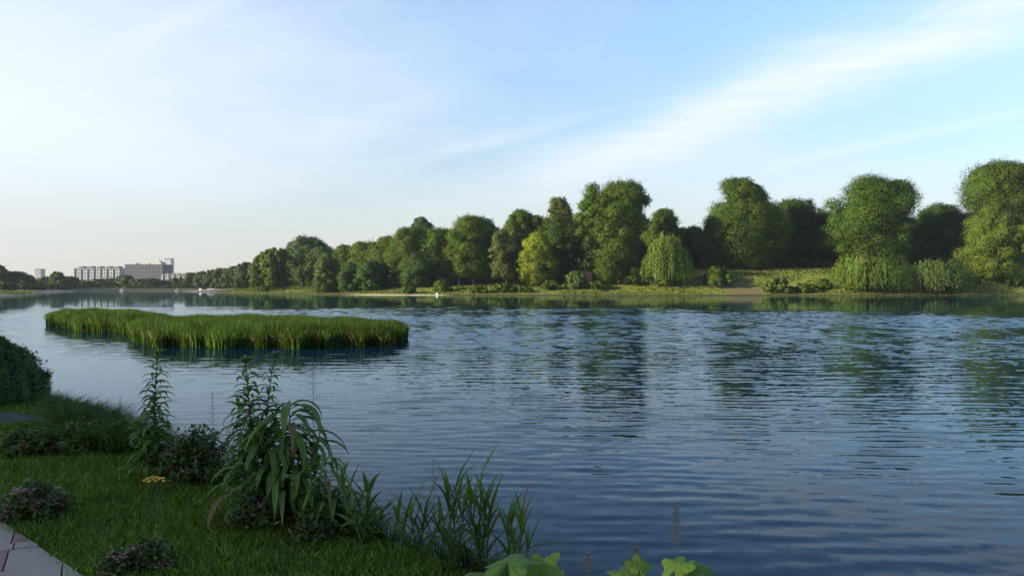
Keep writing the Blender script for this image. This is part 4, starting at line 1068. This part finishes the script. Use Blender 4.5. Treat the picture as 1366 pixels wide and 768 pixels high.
# yellow flower
o, x, y, z = plant('yellow_flower', 206, 706, 'yellow flower head on a thin stem in the lawn', 'flower')
zt = gz(640, y) - z
st = MB(); st.tube([(0, 0, -.02), (-.005, 0, zt * .5), (0, 0, zt * .8)], [.004, .0035, .003], 6)
heads = []
for k in range(16):
    a = k * 2.4; r = .012 + .052 * math.sqrt(k / 16); c = (math.cos(a) * r * 1.15, math.sin(a) * r, zt + .02 - r * .35 + rg.uniform(-.006, .006)); heads.append(c)
    st.tube([(0, 0, zt * .8), (c[0] * .6, c[1] * .6, zt * .92), c], [.002, .0016, .0014], 4)
st.build('stem', M_STEM, o)
fb = MB()
for c in heads:
    for j in range(9): fb.blade((c[0], c[1], c[2]), j * .7, .017, .009, rg.uniform(.1, .9), .5, 0, .1, 3, .6)
    fb.tube([(c[0], c[1], c[2]), (c[0], c[1], c[2] + .007)], [.006, .003], 6)
fb.build('flower_head', M_YEL, o)
lf = MB()
for i in range(34):
    t = .1 + .75 * i / 34; lf.blade((0, 0, zt * t), i * 2.4, .075 * (1.1 - .5 * t), .012, .8, 1.1, 0, .3, 5)
lf.build('foliage', M_LEAF, o, True, (0.055, 0.10, 0.025))

# big pale lobed leaves at the foot of the view
def lobed_leaf(mb, c, rad, az, tilt, roll, lobes=5, seed=0):
    r_ = random.Random(seed); n = 120; rings = 10
    t_ax = Vector((math.cos(az) * math.cos(tilt), math.sin(az) * math.cos(tilt), math.sin(tilt)))
    s_ax = Vector((-math.sin(az), math.cos(az), 0)); nrm = t_ax.cross(s_ax)
    s_ax = (s_ax * math.cos(roll) + nrm * math.sin(roll)).normalized(); nrm = t_ax.cross(s_ax) * -1
    if nrm.z < 0: nrm = -nrm
    c = Vector(c); b = len(mb.v); mb.v.append(tuple(c))
    for j in range(1, rings + 1):
        f = j / rings
        for i in range(n):
            th = 2 * math.pi * i / n - math.pi
            lob = 0.80 + 0.17 * math.cos(th * lobes) + 0.02 * math.cos(th * 24) * (1 if j == rings else 0)
            notch = 1 - 0.55 * math.exp(-((abs(th) - math.pi) / 0.22) ** 2)
            rr = rad * f * lob * notch
            vein = abs(math.sin(th * lobes / 2)) * 0.09 * f + 0.012 * math.sin(f * 16 - abs(math.sin(th * lobes / 2)) * 5)
            wave = 0.07 * math.sin(th * 3 + seed) * f * f
            cup = -0.22 * f * f
            mb.vein = getattr(mb, 'vein', [1.0])
            mb.vein.append(max(math.exp(-(math.sin(th * lobes / 2) / (0.05 + 0.05 / f * 0.3)) ** 2), 0.45 * math.exp(-(math.sin(f * 16 - abs(math.sin(th * lobes / 2)) * 5) / 0.3) ** 2)))
            p = c + t_ax * rr * math.cos(th) + s_ax * rr * math.sin(th) + nrm * rad * (cup + wave + vein)
            mb.v.append(tuple(p))
    for i in range(n):
        i2 = (i + 1) % n
        mb.f.append((b, b + 1 + i, b + 1 + i2))
        for j in range(rings - 1):
            a0 = b + 1 + j * n
            mb.f.append((a0 + i, a0 + n + i, a0 + n + i2, a0 + i2))
def veined_mat():
    m = foliage_mat('broad_leaf', None, 0.40, 14.0, 0.55, 0.3, 0.1); nt = m.node_tree
    at = nd(nt, 'ShaderNodeAttribute'); at.attribute_name = 'vein'
    hs = [n for n in nt.nodes if n.type == 'HUE_SAT'][0]
    tc = nd(nt, 'ShaderNodeTexCoord'); sp_ = tex_noise(nt, tc.outputs['Object'], 45, 4, 0.7)
    c = cmix(nt, mth(nt, 'MULTIPLY', at.outputs['Fac'], 0.5), hs.outputs[0], (0.24, 0.34, 0.12))
    c = cmix(nt, sstep(nt, sp_.outputs[0], 0.62, 0.70, 0.0, 0.7), c, (0.16, 0.12, 0.05))
    for l in list(hs.outputs[0].links):
        if l.to_node.type == 'BSDF_PRINCIPLED' or (l.to_node.type == 'MIX' and l.to_node.blend_type == 'MULTIPLY'): lk(nt, c, l.to_socket)
    return m
M_VEIN = veined_mat()
def vine_plant(px, Y, leaves, label, col):
    x = gx(px, Y); z = gz1(x, Y)
    o = empty('broad_leaf_plant', (x, Y, z)); tag(o, label, 'plant', 'pale broad leaved plants in front')
    st = MB()
    for i, (lx, ly, rad, az, tilt, roll) in enumerate(leaves):
        YY = Y + 0.02 * i; c = (gx(lx, YY) - x, YY - Y, gz(ly, YY) - z)
        b = MB(); lobed_leaf(b, c, rad, az, tilt, roll, 5, i + px); lo_ = b.build('leaf', M_VEIN, o, True, tuple(k * rg.uniform(.85, 1.15) for k in col))
        at = lo_.data.attributes.new('vein', 'FLOAT', 'POINT'); at.data.foreach_set('value', b.vein)
        st.tube([(0, 0, -.03), (c[0] * .5, c[1] * .5 + .02, c[2] * .65), (c[0], c[1], c[2] - 0.004)], [.006, .005, .003], 6)
    st.build('stem', M_STEM, o, True)
PL = (0.095, 0.175, 0.030)
vine_plant(680, 3.0, [(680, 748, 0.125, 1.3, 0.05, -0.15), (646, 768, 0.10, 2.4, 0.0, 0.1), (722, 760, 0.10, 0.5, 0.75, 0.3), (684, 790, 0.12, -1.2, -0.3, 0.0)], 'pale broad leaved plant just below the end of the reed row', PL)
vine_plant(870, 3.0, [(834, 764, 0.080, 1.4, 0.2, 0.0), (853, 756, 0.060, 1.6, 0.8, 0.2), (902, 755, 0.075, 1.0, 0.5, 0.0), (924, 760, 0.085, 0.1, 0.15, 0.3), (885, 780, 0.10, -1.2, -0.2, 0.1)], 'pale broad leaved plant under the feathery seed stalk', PL)

# ------------------------------------------------------------------ trees beside the viewer that keep the near bank in shade
SH = 'trees shading the near bank'
for i, (x, y, h, w, lab) in enumerate(((-34, -8, 13.5, 5.0, 'tall tree on the near bank beyond the paving'), (-36, -1, 13.5, 5.0, 'tall tree on the near bank level with the paving'),
                                  (-31, -14, 13.5, 5.0, 'tall tree on the near bank behind the viewer'), (-44, -8, 15, 5.5, 'tall tree set back behind the tree row of the near bank'), (-42, -16, 15, 5.5, 'tree set back behind the viewer at the end of the near row'))):
    rng = np.random.default_rng(900 + i)
    g = gz1(x, y); root = empty('broadleaf_tree', (x, y, g)); tag(root, lab, 'tree', SH)
    q, sn = crown_arrays(rng, w, w, h - 1.0, 'egg', 30000, 0.36, 50, (0.2, 0.36))
    q = q + np.array([0, 0, 1.0]); link_mesh('crown', quads_mesh('crown', q, sn), M_FOL, root, GREEN)
    trunk_mesh(rng, h, 2.2, w, 0.26).build('trunk', M_BARK, root, True)

# ------------------------------------------------------------------ haze
b = MB(); b.box((-20, 560, 27), (1400, 1240, 60))   # from below the bed to just above the highest roof
hz = bpy.data.materials.new('haze'); hz.use_nodes = True; nt = hz.node_tree; nt.nodes.clear()
vol = nd(nt, 'ShaderNodeVolumePrincipled'); vol.inputs['Density'].default_value = 0.00010; vol.inputs['Color'].default_value = (0.66, 0.84, 1.0, 1)
vol.inputs['Anisotropy'].default_value = 0.3
out = nd(nt, 'ShaderNodeOutputMaterial'); lk(nt, vol.outputs[0], out.inputs['Volume'])
tag(b.build('haze', hz), kind='stuff')

# ------------------------------------------------------------------ sky and sun
SUN_EL, SUN_AZ = R(18), R(-112)     # azimuth from the view direction, negative = left
SKY_STR, SUN_STR, EXPO = 0.09, 5.0, 1.52
w = bpy.data.worlds.new('World'); sc.world = w; w.use_nodes = True
nt = w.node_tree; nt.nodes.clear()
sky = nd(nt, 'ShaderNodeTexSky'); sky.sky_type = 'NISHITA'; sky.sun_disc = False
sky.sun_elevation = SUN_EL; sky.sun_rotation = SUN_AZ
sky.altitude = 0; sky.air_density = 1.0; sky.dust_density = 0.6; sky.ozone_density = 1.8
tc = nd(nt, 'ShaderNodeTexCoord'); D = tc.outputs['Generated']
sp = nd(nt, 'ShaderNodeSeparateXYZ'); lk(nt, D, sp.inputs[0])
DEG = 180 / math.pi
az = mth(nt, 'MULTIPLY', mth(nt, 'ARCTAN2', sp.outputs[0], sp.outputs[1]), DEG)
el = mth(nt, 'MULTIPLY', mth(nt, 'ARCSINE', sp.outputs[2]), DEG)
ae = nd(nt, 'ShaderNodeCombineXYZ'); lk(nt, az, ae.inputs[0]); lk(nt, el, ae.inputs[1])
AE = ae.outputs[0]
wn = tex_noise(nt, vscale(nt, AE, (0.07, 0.10, 1)), 1.0, 4, 0.55)
streak = tex_noise(nt, vscale(nt, AE, (0.05, 0.55, 1), -0.26), 1.0, 6, 0.62, 0.6)
fine = tex_noise(nt, vscale(nt, AE, (0.12, 1.3, 1), -0.30), 1.0, 5, 0.65, 0.4)
puff = tex_noise(nt, vscale(nt, AE, (0.06, 0.20, 1), -0.1), 1.0, 5, 0.6)
def band(a0, e0, slope, curve, width, amin, amax, fade, strength):
    """one cirrus streak along a line in azimuth / elevation"""
    da = mth(nt, 'SUBTRACT', az, a0)
    line = mth(nt, 'ADD', mth(nt, 'MULTIPLY_ADD', da, slope, e0), mth(nt, 'MULTIPLY', mth(nt, 'MULTIPLY', da, da), curve))
    off = mth(nt, 'ADD', mth(nt, 'SUBTRACT', el, line), mth(nt, 'MULTIPLY', mth(nt, 'SUBTRACT', wn.outputs[0], 0.5), width * 2.0))
    q = mth(nt, 'DIVIDE', off, width)
    gsn = mth(nt, 'EXPONENT', mth(nt, 'MULTIPLY', mth(nt, 'MULTIPLY', q, q), -1.0))
    m = mth(nt, 'MULTIPLY', sstep(nt, az, amin, amin + fade), sstep(nt, az, amax - fade, amax, 1.0, 0.0))
    tex = sstep(nt, mth(nt, 'ADD', mth(nt, 'MULTIPLY', streak.outputs[0], 0.65), mth(nt, 'MULTIPLY', fine.outputs[0], 0.35)), 0.32, 0.66, 0.5, 1.0)
    return mth(nt, 'MULTIPLY', mth(nt, 'MULTIPLY', gsn, m), mth(nt, 'MULTIPLY', tex, strength))
bands = [band(16, 12.0, 0.31, 0.0, 2.0, -8, 60, 16, 0.95), band(24, 15.6, 0.36, 0.0, 0.45, 14, 36, 6, 0.6), band(-1, 10.4, 0.25, 0.0, 0.5, -10, 8, 6, 0.35),
         band(20, 15.6, 0.10, 0.0, 0.9, 14, 36, 8, 0.5),
         band(29, 13.7, 0.30, 0.0, 0.35, 24, 60, 4, 0.45),
         band(25, 9.3, 0.16, 0.0, 0.35, 12, 60, 8, 0.35),
         band(-22, 17.5, 0.55, 0.01, 0.8, -29, -10, 6, 0.32),
         band(-9, 12.2, 0.33, 0.0, 0.9, -16, -2, 5, 0.2)]
cl = bands[0]
for bnd in bands[1:]: cl = mth(nt, 'MAXIMUM', cl, bnd)
# thin veil: thicker toward the horizon and toward the left
hor = sstep(nt, mth(nt, 'ADD', el, mth(nt, 'MULTIPLY', mth(nt, 'SUBTRACT', puff.outputs[0], 0.5), 9.0)), 1.0, 13.5, 0.80, 0.0)
lv = mth(nt, 'MULTIPLY', sstep(nt, mth(nt, 'ADD', az, mth(nt, 'MULTIPLY', mth(nt, 'SUBTRACT', puff.outputs[0], 0.5), 30.0)), -34, 14, 0.84, 0.0), sstep(nt, el, 8, 34, 1.0, 0.2))
veil = mth(nt, 'MAXIMUM', hor, lv)
hi = mth(nt, 'MULTIPLY', sstep(nt, streak.outputs[0], 0.45, 0.8, 0.0, 0.35), sstep(nt, el, 20, 30))
cl = mth(nt, 'MAXIMUM', cl, mth(nt, 'MULTIPLY', hi, 0.3))
one = mth(nt, 'SUBTRACT', 1.0, mth(nt, 'MULTIPLY', mth(nt, 'SUBTRACT', 1.0, cl), mth(nt, 'SUBTRACT', 1.0, veil)))
one = mth(nt, 'MULTIPLY', one, sstep(nt, el, -1, 0.0))
CLOUD = (3.75, 3.98, 4.3)
gn = nd(nt, 'ShaderNodeGamma')
gl = mth(nt, 'MULTIPLY', sstep(nt, el, 2, 21, 0.60, 1.10), sstep(nt, el, 24, 60, 1.0, 0.8))
sv = nd(nt, 'ShaderNodeVectorMath', operation='SCALE'); lk(nt, sky.outputs[0], sv.inputs[0]); lk(nt, gl, sv.inputs['Scale'])
SKYCOL = sv.outputs[0]
CLOUDC = cmix(nt, sstep(nt, el, 0, 9), (3.35, 3.30, 3.22), CLOUD)
cs = nd(nt, 'ShaderNodeVectorMath', operation='SCALE'); lk(nt, CLOUDC, cs.inputs[0])
lk(nt, mth(nt, 'MULTIPLY', sstep(nt, az, -45, -8, 1.04, 1.0), sstep(nt, el, 0, 12, 0.85, 1.0)), cs.inputs['Scale'])
mixc = cmix(nt, one, SKYCOL, cs.outputs[0])
bg = nd(nt, 'ShaderNodeBackground'); bg.inputs[1].default_value = SKY_STR
lk(nt, mixc, bg.inputs[0])
out = nd(nt, 'ShaderNodeOutputWorld'); lk(nt, bg.outputs[0], out.inputs[0])
sl = bpy.data.lights.new('sun', 'SUN'); sl.energy = SUN_STR; sl.angle = R(0.6); sl.color = (1.0, 0.82, 0.56)
so = bpy.data.objects.new('sun', sl); C.objects.link(so)
dirv = Vector((math.sin(SUN_AZ) * math.cos(SUN_EL), math.cos(SUN_AZ) * math.cos(SUN_EL), math.sin(SUN_EL)))
so.rotation_euler = dirv.to_track_quat('Z', 'Y').to_euler(); so.location = dirv * 100

# ------------------------------------------------------------------ camera and render settings
cam = bpy.data.cameras.new('camera'); cam.sensor_width = 36; cam.lens = F / 1366 * 36
cam.clip_start = 0.05; cam.clip_end = 12000
co = bpy.data.objects.new('camera', cam); C.objects.link(co)
co.location = (0, 0, EYE); co.rotation_euler = (math.pi / 2 - math.atan((384 - HY) / F), 0, 0)
sc.camera = co
sc.view_settings.view_transform = 'Standard'; sc.view_settings.look = 'None'
sc.view_settings.exposure = EXPO; sc.view_settings.gamma = 1; sc.view_settings.use_curve_mapping = False
sc.cycles.max_bounces = 6; sc.cycles.diffuse_bounces = 2; sc.cycles.glossy_bounces = 3; sc.cycles.transmission_bounces = 3
sc.cycles.volume_bounces = 0; sc.cycles.sample_clamp_indirect = 6
